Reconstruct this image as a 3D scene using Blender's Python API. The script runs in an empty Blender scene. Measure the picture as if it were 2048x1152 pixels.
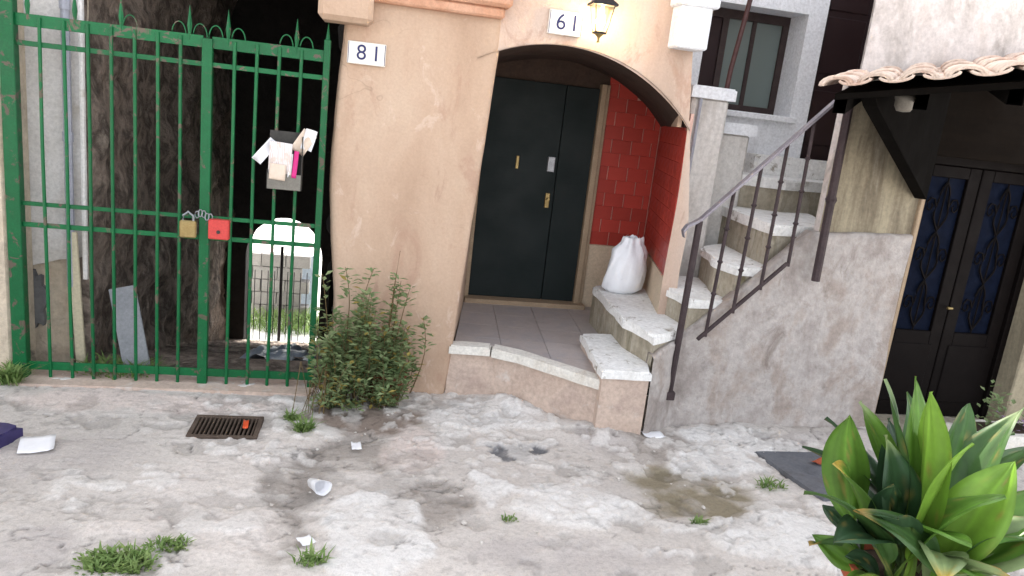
import bpy, bmesh, math, random
import numpy as np
from mathutils import Vector, Matrix

rnd = random.Random(7)
scn = bpy.context.scene
col = bpy.context.collection

# ------------------------------------------------------------------ camera
PITCH, ROLL, YAW = math.radians(13.2), math.radians(6.5), math.radians(11.5)
CAM = Vector((0, 0, 2.0))
cx = Vector((math.cos(YAW), -math.sin(YAW), 0)); fh = Vector((math.sin(YAW), math.cos(YAW), 0)); zz = Vector((0, 0, 1))
u0 = fh*math.sin(PITCH) + zz*math.cos(PITCH); fw = fh*math.cos(PITCH) - zz*math.sin(PITCH)
r_ = cx*math.cos(ROLL) + u0*math.sin(ROLL); u_ = u0*math.cos(ROLL) - cx*math.sin(ROLL)
cd = bpy.data.cameras.new('camera'); cam = bpy.data.objects.new('camera', cd); col.objects.link(cam)
m3 = Matrix((r_, u_, -fw)).transposed()
cam.matrix_world = Matrix.Translation(CAM) @ m3.to_4x4()
cd.sensor_width = 36.0; cd.lens = 1500/2048*36; cd.clip_start = 0.05; cd.clip_end = 2000
scn.camera = cam

# ------------------------------------------------------------------ sky and sun
SUN_EL, SUN_AZ = math.radians(42), 0.0           # sun behind the houses: the yard lies in open shade
w = bpy.data.worlds.new('World'); scn.world = w; w.use_nodes = True
nt = w.node_tree; nt.nodes.clear()
sky = nt.nodes.new('ShaderNodeTexSky'); sky.sky_type = 'NISHITA'; sky.sun_disc = False
sky.sun_elevation = SUN_EL; sky.sun_rotation = SUN_AZ; sky.dust_density = 3.0; sky.air_density = 1.0; sky.ozone_density = 1.0
hs = nt.nodes.new('ShaderNodeHueSaturation'); hs.inputs['Saturation'].default_value = 0.22
bg = nt.nodes.new('ShaderNodeBackground'); bg.inputs['Strength'].default_value = 0.15
wo = nt.nodes.new('ShaderNodeOutputWorld')
nt.links.new(sky.outputs[0], hs.inputs['Color']); nt.links.new(hs.outputs[0], bg.inputs[0]); nt.links.new(bg.outputs[0], wo.inputs[0])
sd = bpy.data.lights.new('sun', 'SUN'); sd.energy = 3.0; sd.angle = math.radians(0.6); sd.color = (1, .95, .87)
so = bpy.data.objects.new('sun', sd); col.objects.link(so)
sdir = Vector((math.sin(SUN_AZ)*math.cos(SUN_EL), math.cos(SUN_AZ)*math.cos(SUN_EL), math.sin(SUN_EL)))
so.rotation_euler = (-sdir).to_track_quat('-Z', 'Y').to_euler(); so.location = (0, 30, 30)
scn.view_settings.view_transform = 'Standard'; scn.view_settings.look = 'None'
scn.view_settings.exposure = 2.2; scn.view_settings.gamma = 1.0

# ------------------------------------------------------------------ materials
def lin(r, g=None, b=None):
    f = lambda c: (c/255/12.92) if c/255 <= .04045 else (((c/255)+.055)/1.055)**2.4
    return (f(r), f(g), f(b), 1)
def nodes(name):
    m = bpy.data.materials.new(name); m.use_nodes = True
    t = m.node_tree; b = t.nodes['Principled BSDF']
    return m, t, b
def noise(t, vec, scale, detail=6, rough=.6, dist=0.0):
    n = t.nodes.new('ShaderNodeTexNoise'); n.inputs['Scale'].default_value = scale; n.inputs['Detail'].default_value = detail
    n.inputs['Roughness'].default_value = rough; n.inputs['Distortion'].default_value = dist
    t.links.new(vec, n.inputs['Vector']); return n.outputs['Fac']
def ramp(t, fac, stops):
    r = t.nodes.new('ShaderNodeValToRGB'); e = r.color_ramp.elements
    while len(e) < len(stops): e.new(.5)
    for i, (p, c) in enumerate(stops): e[i].position = p; e[i].color = c if len(c) == 4 else (*c, 1)
    t.links.new(fac, r.inputs[0]); return r.outputs[0]
def mix(t, a, b, fac, mode='MIX'):
    n = t.nodes.new('ShaderNodeMix'); n.data_type = 'RGBA'; n.blend_type = mode
    for s, v in ((n.inputs[6], a), (n.inputs[7], b), (n.inputs[0], fac)):
        if isinstance(v, (tuple, float, int)): s.default_value = v
        else: t.links.new(v, s)
    return n.outputs[2]
def coords(t, stretch=None):
    tc = t.nodes.new('ShaderNodeTexCoord'); o = tc.outputs['Object']
    if stretch:
        mp = t.nodes.new('ShaderNodeMapping'); mp.inputs['Scale'].default_value = stretch
        t.links.new(o, mp.inputs['Vector']); return mp.outputs[0]
    return o
def bump(t, b, h, strength=.4, dist=.01):
    n = t.nodes.new('ShaderNodeBump'); n.inputs['Strength'].default_value = strength; n.inputs['Distance'].default_value = dist
    t.links.new(h, n.inputs['Height']); t.links.new(n.outputs[0], b.inputs['Normal'])
def surf(name, cols, scale=3.0, rough=.85, bs=.4, bd=.008, bscale=40, stretch=None, stain=None, stain_scale=1.6, stain_pos=(.52, .68), metal=0.0, spec=.3, rand=0.0, fine=.25):
    """procedural surface: large tone variation, fine grain, optional stains, relief"""
    m, t, b = nodes(name)
    v = coords(t, stretch); v0 = coords(t)
    n = len(cols); st = [(.28 + .44*i/max(1, n-1), c) for i, c in enumerate(cols)]
    c = ramp(t, noise(t, v, scale, 8, .62, .3), st) if n > 1 else None
    if c is None:
        rg = t.nodes.new('ShaderNodeRGB'); rg.outputs[0].default_value = cols[0]; c = rg.outputs[0]
    if fine:
        g = ramp(t, noise(t, v0, bscale*1.7, 4, .7), [(.25, (1-fine,)*3), (.75, (1+fine*.5,)*3)])
        c = mix(t, c, g, 1.0, 'MULTIPLY')
    if stain:
        k = ramp(t, noise(t, v, stain_scale, 7, .65, .6), [(stain_pos[0], (0, 0, 0)), (stain_pos[1], (1, 1, 1))])
        c = mix(t, c, stain, k)
    if rand:
        oi = t.nodes.new('ShaderNodeObjectInfo')
        k = ramp(t, oi.outputs['Random'], [(0, (1-rand,)*3), (1, (1+rand,)*3)])
        c = mix(t, c, k, 1.0, 'MULTIPLY')
    t.links.new(c, b.inputs['Base Color'])
    rr = ramp(t, noise(t, v0, bscale*.3, 4), [(.3, (max(0, rough-.1),)*3), (.7, (min(1, rough+.1),)*3)])
    t.links.new(rr, b.inputs['Roughness'])
    b.inputs['Metallic'].default_value = metal; b.inputs['Specular IOR Level'].default_value = spec
    if bs: bump(t, b, noise(t, v0, bscale, 8, .65), bs, bd)
    return m
MT = {}
def old_plaster(name, cols, stretch=None):
    m, t, b = nodes(name); v = coords(t); vs = coords(t, stretch or (1, 1, .45))
    c = ramp(t, noise(t, vs, 1.9, 9, .6, .6), [(.28+.44*i/(len(cols)-1), k) for i, k in enumerate(cols)])
    for (sc, lo, hi, k, st_) in ((3.4, .56, .64, lin(168,135,117), (1, 1, .5)), (5.5, .60, .67, lin(206,184,169), (1, 1, .7)), (9.0, .62, .72, lin(160,128,112), (1.4, 1, .3))):
        f = ramp(t, noise(t, coords(t, st_), sc, 8, .68, .8), [(lo, (0, 0, 0)), (hi, (.55, .55, .55))]); c = mix(t, c, k, f)
    vo = t.nodes.new('ShaderNodeTexVoronoi'); vo.feature = 'DISTANCE_TO_EDGE'; vo.inputs['Scale'].default_value = 1.6
    mp = mix(t, v, v, 0.0); nz = t.nodes.new('ShaderNodeTexNoise'); nz.inputs['Scale'].default_value = 4; t.links.new(v, nz.inputs['Vector'])
    wv = mix(t, v, nz.outputs['Color'], .35); t.links.new(wv, vo.inputs['Vector'])
    ck = ramp(t, vo.outputs['Distance'], [(0.0, (.78,)*3), (.005, (1,)*3)])
    gate_ = ramp(t, noise(t, v, 1.3, 3), [(.55, (0, 0, 0)), (.62, (1, 1, 1))])
    ck2 = mix(t, (1, 1, 1, 1), ck, gate_); c = mix(t, c, ck2, 1.0, 'MULTIPLY')
    g = ramp(t, noise(t, v, 60, 4, .7), [(.25, (.9,)*3), (.75, (1.05,)*3)]); c = mix(t, c, g, 1.0, 'MULTIPLY')
    t.links.new(c, b.inputs['Base Color']); b.inputs['Roughness'].default_value = .92; b.inputs['Specular IOR Level'].default_value = .2
    h = mix(t, noise(t, v, 7, 8, .6, .5), noise(t, v, 34, 8, .65), .35); h = mix(t, h, ck2, .25, 'MULTIPLY')
    bump(t, b, h, .55, .02); return m
MT['peach'] = old_plaster('peach_plaster', [lin(172,145,124), lin(186,160,139), lin(194,171,151)])
MT['peach_lamp'] = old_plaster('streaked_peach_plaster', [lin(178,156,140), lin(196,172,156), lin(204,188,176)], (1.3, 1, .2))
MT['cornice'] = surf('brown_peach_moulding', [lin(186,134,104), lin(206,166,142)], 3, .9, .3, .005, 30)
MT['soot_shade'] = surf('sooty_shaded_vault_plaster', [lin(52,42,37), lin(72,58,50), lin(60,48,42)], 4, .95, .5, .01, 25)  # dark from grime and from porch shade put into the colour
MT['red_tile'] = surf('red_glazed_tile', [lin(158,54,46), lin(174,66,55)], 5, .42, .12, .002, 60, rand=.12, fine=.08)
MT['grout'] = surf('pale_grout', [lin(222,184,170)], 8, .9, .2, .002, 90)
MT['redwall'] = surf('red_wall_paint', [lin(112,34,30), lin(128,40,34)], 5, .7, .2, .002, 60)
MT['dado'] = surf('beige_dado', [lin(196,176,152), lin(212,194,170)], 3, .8, .2, .003, 40)
MT['door'] = surf('dark_green_door_paint', [lin(17,26,26), lin(21,31,31)], 6, .7, .12, .002, 12, (1,1,14), fine=.05)
MT['frame'] = surf('beige_door_frame', [lin(150,130,108), lin(168,147,122)], 6, .7, .2, .002, 50)
MT['brass'] = surf('worn_brass', [lin(150,128,84), lin(170,150,104)], 20, .45, .1, .001, 60, metal=.7)
MT['steel'] = surf('grey_steel', [lin(140,142,146), lin(160,162,166)], 20, .45, .1, .001, 60, metal=.7)
MT['floor_tile'] = surf('grey_brown_floor_tile', [lin(158,150,148), lin(178,168,164), lin(162,157,160)], 3.2, .45, .1, .002, 30, rand=.07, fine=.1)
MT['mortar'] = surf('floor_joint', [lin(178,172,166)], 9, .9, .3, .002, 70)
MT['marble'] = surf('white_stone', [lin(214,208,198), lin(228,224,216), lin(206,198,186)], 5, .7, .3, .004, 30, stain=lin(176,166,152), stain_scale=5, stain_pos=(.6,.8))
MT['tread'] = surf('worn_white_tread', [lin(226,225,222), lin(238,237,235), lin(214,211,206)], 6, .75, .5, .008, 22, stain=lin(150,142,130), stain_scale=9, stain_pos=(.60,.68))
MT['riser'] = surf('mossy_riser_stone', [lin(130,121,102), lin(168,159,142), lin(190,183,171)], 6, .95, .8, .02, 18, (1,1,.35), stain=lin(118,110,86), stain_scale=6, stain_pos=(.52,.7))
MT['stairwall'] = surf('weathered_grey_plaster', [lin(128,119,113), lin(158,149,144), lin(182,175,171), lin(164,152,144), lin(142,132,126)], 2.6, .95, 1.0, .03, 11, (1,1,.7), stain=lin(132,121,114), stain_scale=3.4, stain_pos=(.58,.70))
MT['peach_patch'] = surf('pinkish_plinth_plaster', [lin(186,164,150), lin(200,180,166), lin(172,152,142)], 3, .95, .6, .01, 20, stain=lin(206,200,194), stain_scale=4, stain_pos=(.58,.72))
MT['tan'] = surf('muted_streaked_plaster', [lin(136,126,106), lin(160,150,128), lin(118,108,92), lin(172,164,146)], 3.2, .95, .5, .01, 20, (1.6,1,.2), stain=lin(112,104,84), stain_scale=5, stain_pos=(.58,.75))
MT['upper'] = surf('patchy_upper_plaster', [lin(196,184,176), lin(214,206,202), lin(168,160,154)], 3.2, .95, .7, .012, 16, (1,1,.6), stain=lin(140,132,124), stain_scale=3, stain_pos=(.55,.72))
MT['parapet'] = surf('whitewashed_parapet', [lin(196,190,184), lin(218,214,210), lin(178,170,162)], 4, .95, .6, .01, 18, (1,1,.3))
MT['white'] = surf('white_wall_paint', [lin(226,229,234), lin(236,238,242), lin(218,220,223)], 4, .85, .3, .004, 24, (1,1,.4))
MT['brown_door'] = surf('dark_maroon_door', [lin(38,22,24), lin(44,27,28)], 5, .5, .1, .002, 10, (1,1,.1), fine=.06)
MT['maroon'] = surf('maroon_iron_paint', [lin(70,46,46), lin(88,58,56)], 12, .55, .25, .002, 60)
MT['iron'] = surf('brown_black_iron', [lin(52,42,44), lin(72,60,62)], 14, .6, .4, .003, 50, metal=.2)
MT['handrail'] = surf('greyed_handrail', [lin(120,114,122), lin(146,142,150)], 9, .45, .1, .001, 50, metal=.3)
MT['gate'] = surf('green_gate_paint', [lin(8,88,48), lin(13,100,56)], 7, .42, .15, .002, 60, stain=lin(92,82,70), stain_scale=11, stain_pos=(.575,.61), rand=.12)
MT['gatewall'] = surf('pale_grey_plaster', [lin(210,207,203), lin(222,220,218), lin(200,194,186)], 1.8, .9, .3, .005, 26, stain=lin(168,158,140), stain_scale=2, stain_pos=(.6,.75))
MT['broken'] = surf('exposed_beige_render', [lin(184,166,144), lin(200,186,166), lin(166,152,136)], 3.5, .95, .7, .015, 16, stain=lin(120,112,104), stain_scale=4, stain_pos=(.6,.72))
MT['patch_grey'] = surf('grey_cement_patch', [lin(96,96,98), lin(118,118,118)], 6, .95, .5, .01, 22)
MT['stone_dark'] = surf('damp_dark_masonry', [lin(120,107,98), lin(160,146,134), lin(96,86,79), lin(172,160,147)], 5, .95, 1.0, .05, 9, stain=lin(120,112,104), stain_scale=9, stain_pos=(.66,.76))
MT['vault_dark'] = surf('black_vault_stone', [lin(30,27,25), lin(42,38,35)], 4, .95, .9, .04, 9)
MT['pipe'] = surf('grey_downpipe', [lin(150,152,164), lin(170,172,182)], 6, .5, .1, .001, 40)
MT['cream_wood'] = surf('cream_painted_plank', [lin(190,180,154), lin(206,196,170)], 6, .8, .2, .003, 30, (1,1,.1))
MT['slabgrey'] = surf('grey_board', [lin(132,134,138), lin(152,154,158)], 5, .8, .2, .003, 30)
MT['plastic_blue'] = surf('pale_blue_sheet', [lin(150,164,180), lin(182,194,206)], 8, .5, .3, .01, 20)
MT['terrace'] = surf('pale_sunlit_concrete', [lin(224,222,216), lin(234,232,226)], 1.5, .9, .2, .004, 20)
MT['block'] = surf('grey_block', [lin(120,118,116), lin(142,140,138)], 4, .9, .4, .006, 30, rand=.1)
MT['paper'] = surf('white_paper', [lin(226,226,230), lin(236,236,238)], 10, .8, .1, .002, 30, fine=.04)
MT['plasticbag'] = surf('white_plastic_bag', [lin(226,228,234), lin(238,240,244)], 8, .35, .25, .006, 26, spec=.5, fine=.04)
MT['pink'] = surf('magenta_print', [lin(206,52,128)], 10, .6, 0, fine=.04)
MT['printbrown'] = surf('beige_print', [lin(206,186,166), lin(222,206,192)], 14, .7, 0, fine=.08)
MT['dark_plastic'] = surf('dark_grey_plastic', [lin(52,50,48), lin(66,64,60)], 9, .6, .1, .002, 50)
MT['clear_plastic'] = surf('grey_plastic_tray', [lin(110,106,98), lin(128,124,116)], 9, .5, .1, .002, 50)
MT['redbox'] = surf('red_lock_paint', [lin(196,66,62), lin(208,78,72)], 9, .5, .1, .002, 50)
MT['ceramic'] = surf('white_glazed_plate', [lin(222,218,208), lin(230,226,218)], 6, .25, .05, .001, 30, spec=.5, fine=.05)
MT['blue'] = surf('dark_blue_numeral', [lin(40,44,92)], 9, .4, 0, fine=.03)
MT['black'] = surf('black_lantern_iron', [lin(36,34,38), lin(46,44,48)], 9, .5, .2, .001, 60, metal=.3)
MT['oldclay'] = surf('dark_old_clay', [lin(104,50,36), lin(124,62,44)], 5, .9, .3, .004, 40)
MT['terracotta'] = surf('terracotta', [lin(150,74,48), lin(176,92,64), lin(140,66,46)], 5, .85, .3, .004, 40)
MT['roof_tile'] = surf('old_roof_tile', [lin(206,178,160), lin(222,204,190), lin(186,150,130)], 5, .9, .5, .008, 22, rand=.14, stain=lin(172,112,96), stain_scale=4, stain_pos=(.58,.72))
MT['shaded_darkwood'] = surf('shaded_soffit_wood', [lin(13,11,10), lin(17,15,13)], 5, .9, .3, .004, 14, (8,1,1), spec=.04)  # dark wood set near black: canopy shade put into its colour
MT['lintel'] = surf('shaded_brown_lintel_wood', [lin(19,15,12), lin(25,20,16)], 5, .9, .3, .004, 14, (.4,4,4), spec=.05)  # brown lowered to carry the shade under the canopy
MT['metaldoor'] = surf('shaded_brown_metal_door', [lin(14,10,10), lin(19,14,13)], 6, .6, .12, .002, 30, spec=.08)  # door paint darkened to stand in for the canopy's deep shade
MT['blueglass'] = surf('shaded_blue_mottled_glass', [lin(10,15,28), lin(18,25,42)], 18, .6, .3, .003, 40, spec=.03)  # blue dimmed, the shaded doorway is put into the glass colour
MT['slate'] = surf('dark_slate_cover', [lin(84,86,92), lin(104,106,112), lin(92,90,92)], 6, .75, .3, .004, 30)
MT['grate'] = surf('rusty_cast_iron', [lin(74,62,54), lin(104,90,80)], 14, .8, .4, .003, 50, metal=.2)
MT['drain_dark'] = surf('drain_pit', [lin(24,22,20)], 5, .95, .3, .004, 30)
MT['purple'] = surf('dark_purple_plastic', [lin(52,46,92), lin(66,58,108)], 6, .5, .15, .004, 20)
MT['orange'] = surf('orange_wrapper', [lin(224,92,56)], 9, .5, .1, .002, 40)
MT['rubble'] = surf('pale_rubble', [lin(176,168,160), lin(204,198,192), lin(150,140,132)], 20, .95, .3, .003, 50)
MT['stem'] = surf('brown_stem', [lin(92,72,48), lin(110,96,62)], 20, .8, .2, .002, 60)
MT['soil'] = surf('potting_soil', [lin(52,40,32), lin(70,56,44)], 20, 1, .6, .01, 30)
def leafmat(name, cols, scale=9, rough=.45, trans=.3, attr=None):
    m, t, b = nodes(name); v = coords(t)
    if attr:
        a = t.nodes.new('ShaderNodeVertexColor'); a.layer_name = attr; c = a.outputs['Color']
        g = ramp(t, noise(t, v, 14, 5), [(.3, (.82,)*3), (.7, (1.12,)*3)]); c = mix(t, c, g, 1.0, 'MULTIPLY')
    else:
        c = ramp(t, noise(t, v, scale, 3), [(.3+.4*i/(len(cols)-1), k) for i, k in enumerate(cols)])
    t.links.new(c, b.inputs['Base Color']); b.inputs['Roughness'].default_value = rough; b.inputs['Specular IOR Level'].default_value = .4
    tr = t.nodes.new('ShaderNodeBsdfTranslucent'); t.links.new(c, tr.inputs['Color'])
    ms = t.nodes.new('ShaderNodeMixShader'); ms.inputs[0].default_value = trans
    o = t.nodes['Material Output']; t.links.new(b.outputs[0], ms.inputs[1]); t.links.new(tr.outputs[0], ms.inputs[2]); t.links.new(ms.outputs[0], o.inputs[0])
    return m
MT['leaf_bush'] = leafmat('bush_leaf', [lin(92,114,74), lin(128,146,100), lin(150,158,118)], 12, .6, .25)
MT['leaf_dry'] = leafmat('dry_leaf', [lin(146,134,70), lin(170,150,84)], 12, .6, .25)
MT['grass'] = leafmat('weed_blade', [lin(98,130,66), lin(138,158,96)], 20, .6, .3)
MT['leaf_big'] = leafmat('broad_leaf', [], attr='tone', rough=.46, trans=.2)
def printed():
    m, t, b = nodes('printed_leaflet'); v = coords(t)
    wv = t.nodes.new('ShaderNodeTexWave'); wv.inputs['Scale'].default_value = 9; wv.inputs['Distortion'].default_value = 2.5; t.links.new(v, wv.inputs['Vector'])
    c = ramp(t, wv.outputs['Fac'], [(.2, lin(222,214,212)), (.55, lin(234,232,232)), (.8, lin(188,150,140)), (.95, lin(226,222,222))])
    c = mix(t, c, lin(206,190,180), ramp(t, noise(t, v, 14, 4), [(.5, (0, 0, 0)), (.62, (1, 1, 1))]))
    t.links.new(c, b.inputs['Base Color']); b.inputs['Roughness'].default_value = .6; bump(t, b, noise(t, v, 22, 4), .5, .006); return m
MT['printed'] = printed()
def emit(name, c, s):
    m, t, b = nodes(name); b.inputs['Base Color'].default_value = (0.8, .8, .8, 1)
    b.inputs['Emission Color'].default_value = c; b.inputs['Emission Strength'].default_value = s; return m
MT['bulb'] = emit('lit_bulb', (1, .78, .42, 1), 30)
def glassmat():
    m, t, b = nodes('lantern_glass'); b.inputs['Base Color'].default_value = (1, .93, .78, 1)
    b.inputs['Transmission Weight'].default_value = 1; b.inputs['Roughness'].default_value = .35; b.inputs['IOR'].default_value = 1.1; return m
MT['lglass'] = glassmat()
def windowglass():
    m, t, b = nodes('window_glass'); b.inputs['Base Color'].default_value = lin(104,116,113); b.inputs['Roughness'].default_value = .12
    b.inputs['Specular IOR Level'].default_value = .8; return m
MT['wglass'] = windowglass()
def groundmat():
    m, t, b = nodes('patched_concrete'); v = coords(t)
    a = t.nodes.new('ShaderNodeVertexColor'); a.layer_name = 'tone'
    g = ramp(t, noise(t, v, 42, 8, .7), [(.25, (.74,)*3), (.5, (1,)*3), (.8, (1.16,)*3)])
    c = mix(t, a.outputs['Color'], g, 1.0, 'MULTIPLY')
    g2 = ramp(t, noise(t, v, 210, 3, .7), [(.3, (.85,)*3), (.7, (1.08,)*3)]); c = mix(t, c, g2, 1.0, 'MULTIPLY')
    t.links.new(c, b.inputs['Base Color']); b.inputs['Specular IOR Level'].default_value = .3
    rr = ramp(t, noise(t, v, 5, 5), [(.3, (.7,)*3), (.7, (.95,)*3)]); t.links.new(rr, b.inputs['Roughness'])
    bump(t, b, noise(t, v, 55, 9, .7), .7, .012); return m
MT['ground'] = groundmat()

# ------------------------------------------------------------------ object helpers
def tag(o, label=None, cat=None, group=None, kind=None):
    if label: o['label'] = label
    if cat: o['category'] = cat
    if group: o['group'] = group
    if kind: o['kind'] = kind
    return o
def empty(name, loc=(0, 0, 0), rz=0):
    o = bpy.data.objects.new(name, None); col.objects.link(o); o.location = loc; o.rotation_euler = (0, 0, rz); o.empty_display_size = .1; return o
def thing(name, label, cat, loc=(0, 0, 0), group=None, rz=0): return tag(empty(name, loc, rz), label, cat, group)
class MB:
    def __init__(s): s.bm = bmesh.new()
    def face(s, pts):
        return s.bm.faces.new([s.bm.verts.new(p) for p in pts])
    def box(s, a, b, bev=0.0, rot=None, at=None):
        a, b = Vector(a), Vector(b)
        g = bmesh.ops.create_cube(s.bm, size=1.0); vs = g['verts']
        for v in vs: v.co = Vector(((a.x+b.x)/2 + v.co.x*(b.x-a.x), (a.y+b.y)/2 + v.co.y*(b.y-a.y), (a.z+b.z)/2 + v.co.z*(b.z-a.z)))
        es = list({e for v in vs for e in v.link_edges})
        if bev:
            r = bmesh.ops.bevel(s.bm, geom=es, offset=bev, segments=1, affect='EDGES'); vs = list({v for f in r['faces'] for v in f.verts} | {v for v in vs if v.is_valid})
        if rot:
            c = Vector(at) if at else (a+b)/2
            for v in vs: v.co = rot @ (v.co-c) + c
        return s
    def prism(s, pts, z0, z1, bev=0.0):
        n = len(pts)
        lo = [s.bm.verts.new((p[0], p[1], z0)) for p in pts]; hi = [s.bm.verts.new((p[0], p[1], z1)) for p in pts]
        s.bm.faces.new(lo[::-1]); top = s.bm.faces.new(hi)
        for i in range(n): s.bm.faces.new((lo[i], lo[(i+1) % n], hi[(i+1) % n], hi[i]))
        if bev: bmesh.ops.bevel(s.bm, geom=list(top.edges), offset=bev, segments=2, affect='EDGES')
        return s
    def tube(s, pts, r, n=8, cap=True):
        pts = [Vector(p) for p in pts]; rs = r if isinstance(r, (list, tuple)) else [r]*len(pts); rings = []
        for i, p in enumerate(pts):
            d = (pts[min(i+1, len(pts)-1)] - pts[max(i-1, 0)]).normalized()
            a = d.orthogonal().normalized() if abs(d.z) > .99 else d.cross(Vector((0, 0, 1))).normalized()
            b = d.cross(a)
            rings.append([s.bm.verts.new(p + (a*math.cos(2*math.pi*k/n) + b*math.sin(2*math.pi*k/n))*rs[i]) for k in range(n)])
        for i in range(len(rings)-1):
            for k in range(n): s.bm.faces.new((rings[i][k], rings[i][(k+1) % n], rings[i+1][(k+1) % n], rings[i+1][k]))
        if cap: s.bm.faces.new(rings[0][::-1]); s.bm.faces.new(rings[-1])
        return s
    def lathe(s, prof, c, n=20, flute=None):
        rings = []
        for (r, z) in prof:
            rings.append([s.bm.verts.new((c[0]+r*math.cos(2*math.pi*k/n), c[1]+r*math.sin(2*math.pi*k/n), c[2]+z)) for k in range(n)])
        for i in range(len(rings)-1):
            for k in range(n): s.bm.faces.new((rings[i][k], rings[i][(k+1) % n], rings[i+1][(k+1) % n], rings[i+1][k]))
        s.bm.faces.new(rings[0][::-1]); s.bm.faces.new(rings[-1]); return s
    def grid(s, P):     # P[i][j] points
        V = [[s.bm.verts.new(p) for p in row] for row in P]
        for i in range(len(V)-1):
            for j in range(len(V[0])-1): s.bm.faces.new((V[i][j], V[i+1][j], V[i+1][j+1], V[i][j+1]))
        return s
    def build(s, name, mat, parent=None, smooth=False, fix=True, mats=None):
        if fix: bmesh.ops.recalc_face_normals(s.bm, faces=s.bm.faces)
        me = bpy.data.meshes.new(name); s.bm.to_mesh(me); s.bm.free()
        for m in (mats or [mat]): me.materials.append(MT[m])
        if smooth:
            for p in me.polygons: p.use_smooth = True
        o = bpy.data.objects.new(name, me); col.objects.link(o)
        if parent is not None: o.parent = parent
        return o
# numpy value noise (for relief baked into geometry)
NT = np.random.RandomState(3).rand(256, 256)
def vnoise(x, y):
    xi = np.floor(x).astype(int); yi = np.floor(y).astype(int); fx = x-xi; fy = y-yi
    fx = fx*fx*(3-2*fx); fy = fy*fy*(3-2*fy)
    a = NT[xi % 256, yi % 256]; b = NT[(xi+1) % 256, yi % 256]; c = NT[xi % 256, (yi+1) % 256]; d = NT[(xi+1) % 256, (yi+1) % 256]
    return (a*(1-fx)+b*fx)*(1-fy) + (c*(1-fx)+d*fx)*fy
def fbm(x, y, o=4):
    x = np.asarray(x, float); y = np.asarray(y, float); r = 0; a = .5
    for i in range(o): r = r + a*vnoise(x*2**i+17*i, y*2**i+31*i); a *= .5
    return r/(1-.5**o)
def fb(x, y, o=4): return float(fbm(np.array([x]), np.array([y]), o)[0]) - .5
def gz(x, y):
    t = max(0.0, 4.4-y); return .09*t*(t/(t+.4)) if t > 0 else 0.0
def wallgrid(x0, x1, z0, z1, Y, step=.05, amp=.012, sc=3.0, xl=None, xr=None, zb=None, ztop=None, seed=0):
    """uneven plaster face looking to -Y"""
    nx = max(2, int((x1-x0)/step)); nz = max(2, int((z1-z0)/step)); P = []
    for i in range(nx+1):
        row = []
        for j in range(nz+1):
            s = i/nx
            zlo = zb(x0+(x1-x0)*s) if zb else z0; zhi = ztop(x0+(x1-x0)*s) if ztop else z1
            z = zlo+(zhi-zlo)*j/nz
            a = xl(z) if xl else x0; b = xr(z) if xr else x1
            x = a+(b-a)*s
            row.append((x, Y + amp*2*fb(x*sc+seed*9.1, z*sc+seed*3.3), z))
        P.append(row)
    return P

# ------------------------------------------------------------------ the ground
BL = [(1.91,4.19,0.47,0.32,'damp'),(1.87,3.57,0.44,0.40,'moss'),(0.96,4.06,0.19,0.19,'slate'),(0.37,3.40,0.23,0.34,'damp'),(-0.04,4.00,0.31,0.32,'damp'),(-0.25,3.62,0.15,0.43,'damp'),(-0.26,3.04,0.13,0.27,'damp'),(1.00,2.84,0.59,0.22,'grey'),(0.10,4.54,0.42,0.32,'soil'),(1.14,3.36,0.36,0.26,'white'),(2.12,3.00,0.42,0.31,'white'),(2.56,4.32,0.43,0.29,'white'),(0.10,3.04,0.22,0.45,'white'),(2.23,3.94,0.28,0.22,'white'),(0.69,3.50,0.08,0.24,'white'),(0.33,4.06,0.24,0.33,'pink'),(-0.66,3.61,0.29,0.36,'cream'),(-0.93,3.08,0.20,0.16,'cream'),(-0.45,3.04,0.23,0.27,'cream'),(-1.45,3.82,0.40,0.38,'grey'),(-1.24,2.95,0.18,0.24,'grey'),(-1.26,4.70,0.90,0.20,'pink'),(3.08,4.43,0.46,0.15,'grey'),(0.89,4.64,0.43,0.30,'white'),(1.56,4.29,0.21,0.24,'grey'),(-0.41,4.16,0.22,0.36,'cream')]
TONE = {'damp': (lin(166,158,151), -.010), 'moss': (lin(138,128,108), -.014), 'slate': (lin(122,122,126), -.012), 'grey': (lin(188,181,177), -.002), 'soil': (lin(138,124,114), -.004),
        'white': (lin(224,221,218), .014), 'pink': (lin(212,199,192), .004), 'cream': (lin(214,206,200), .006)}
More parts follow.
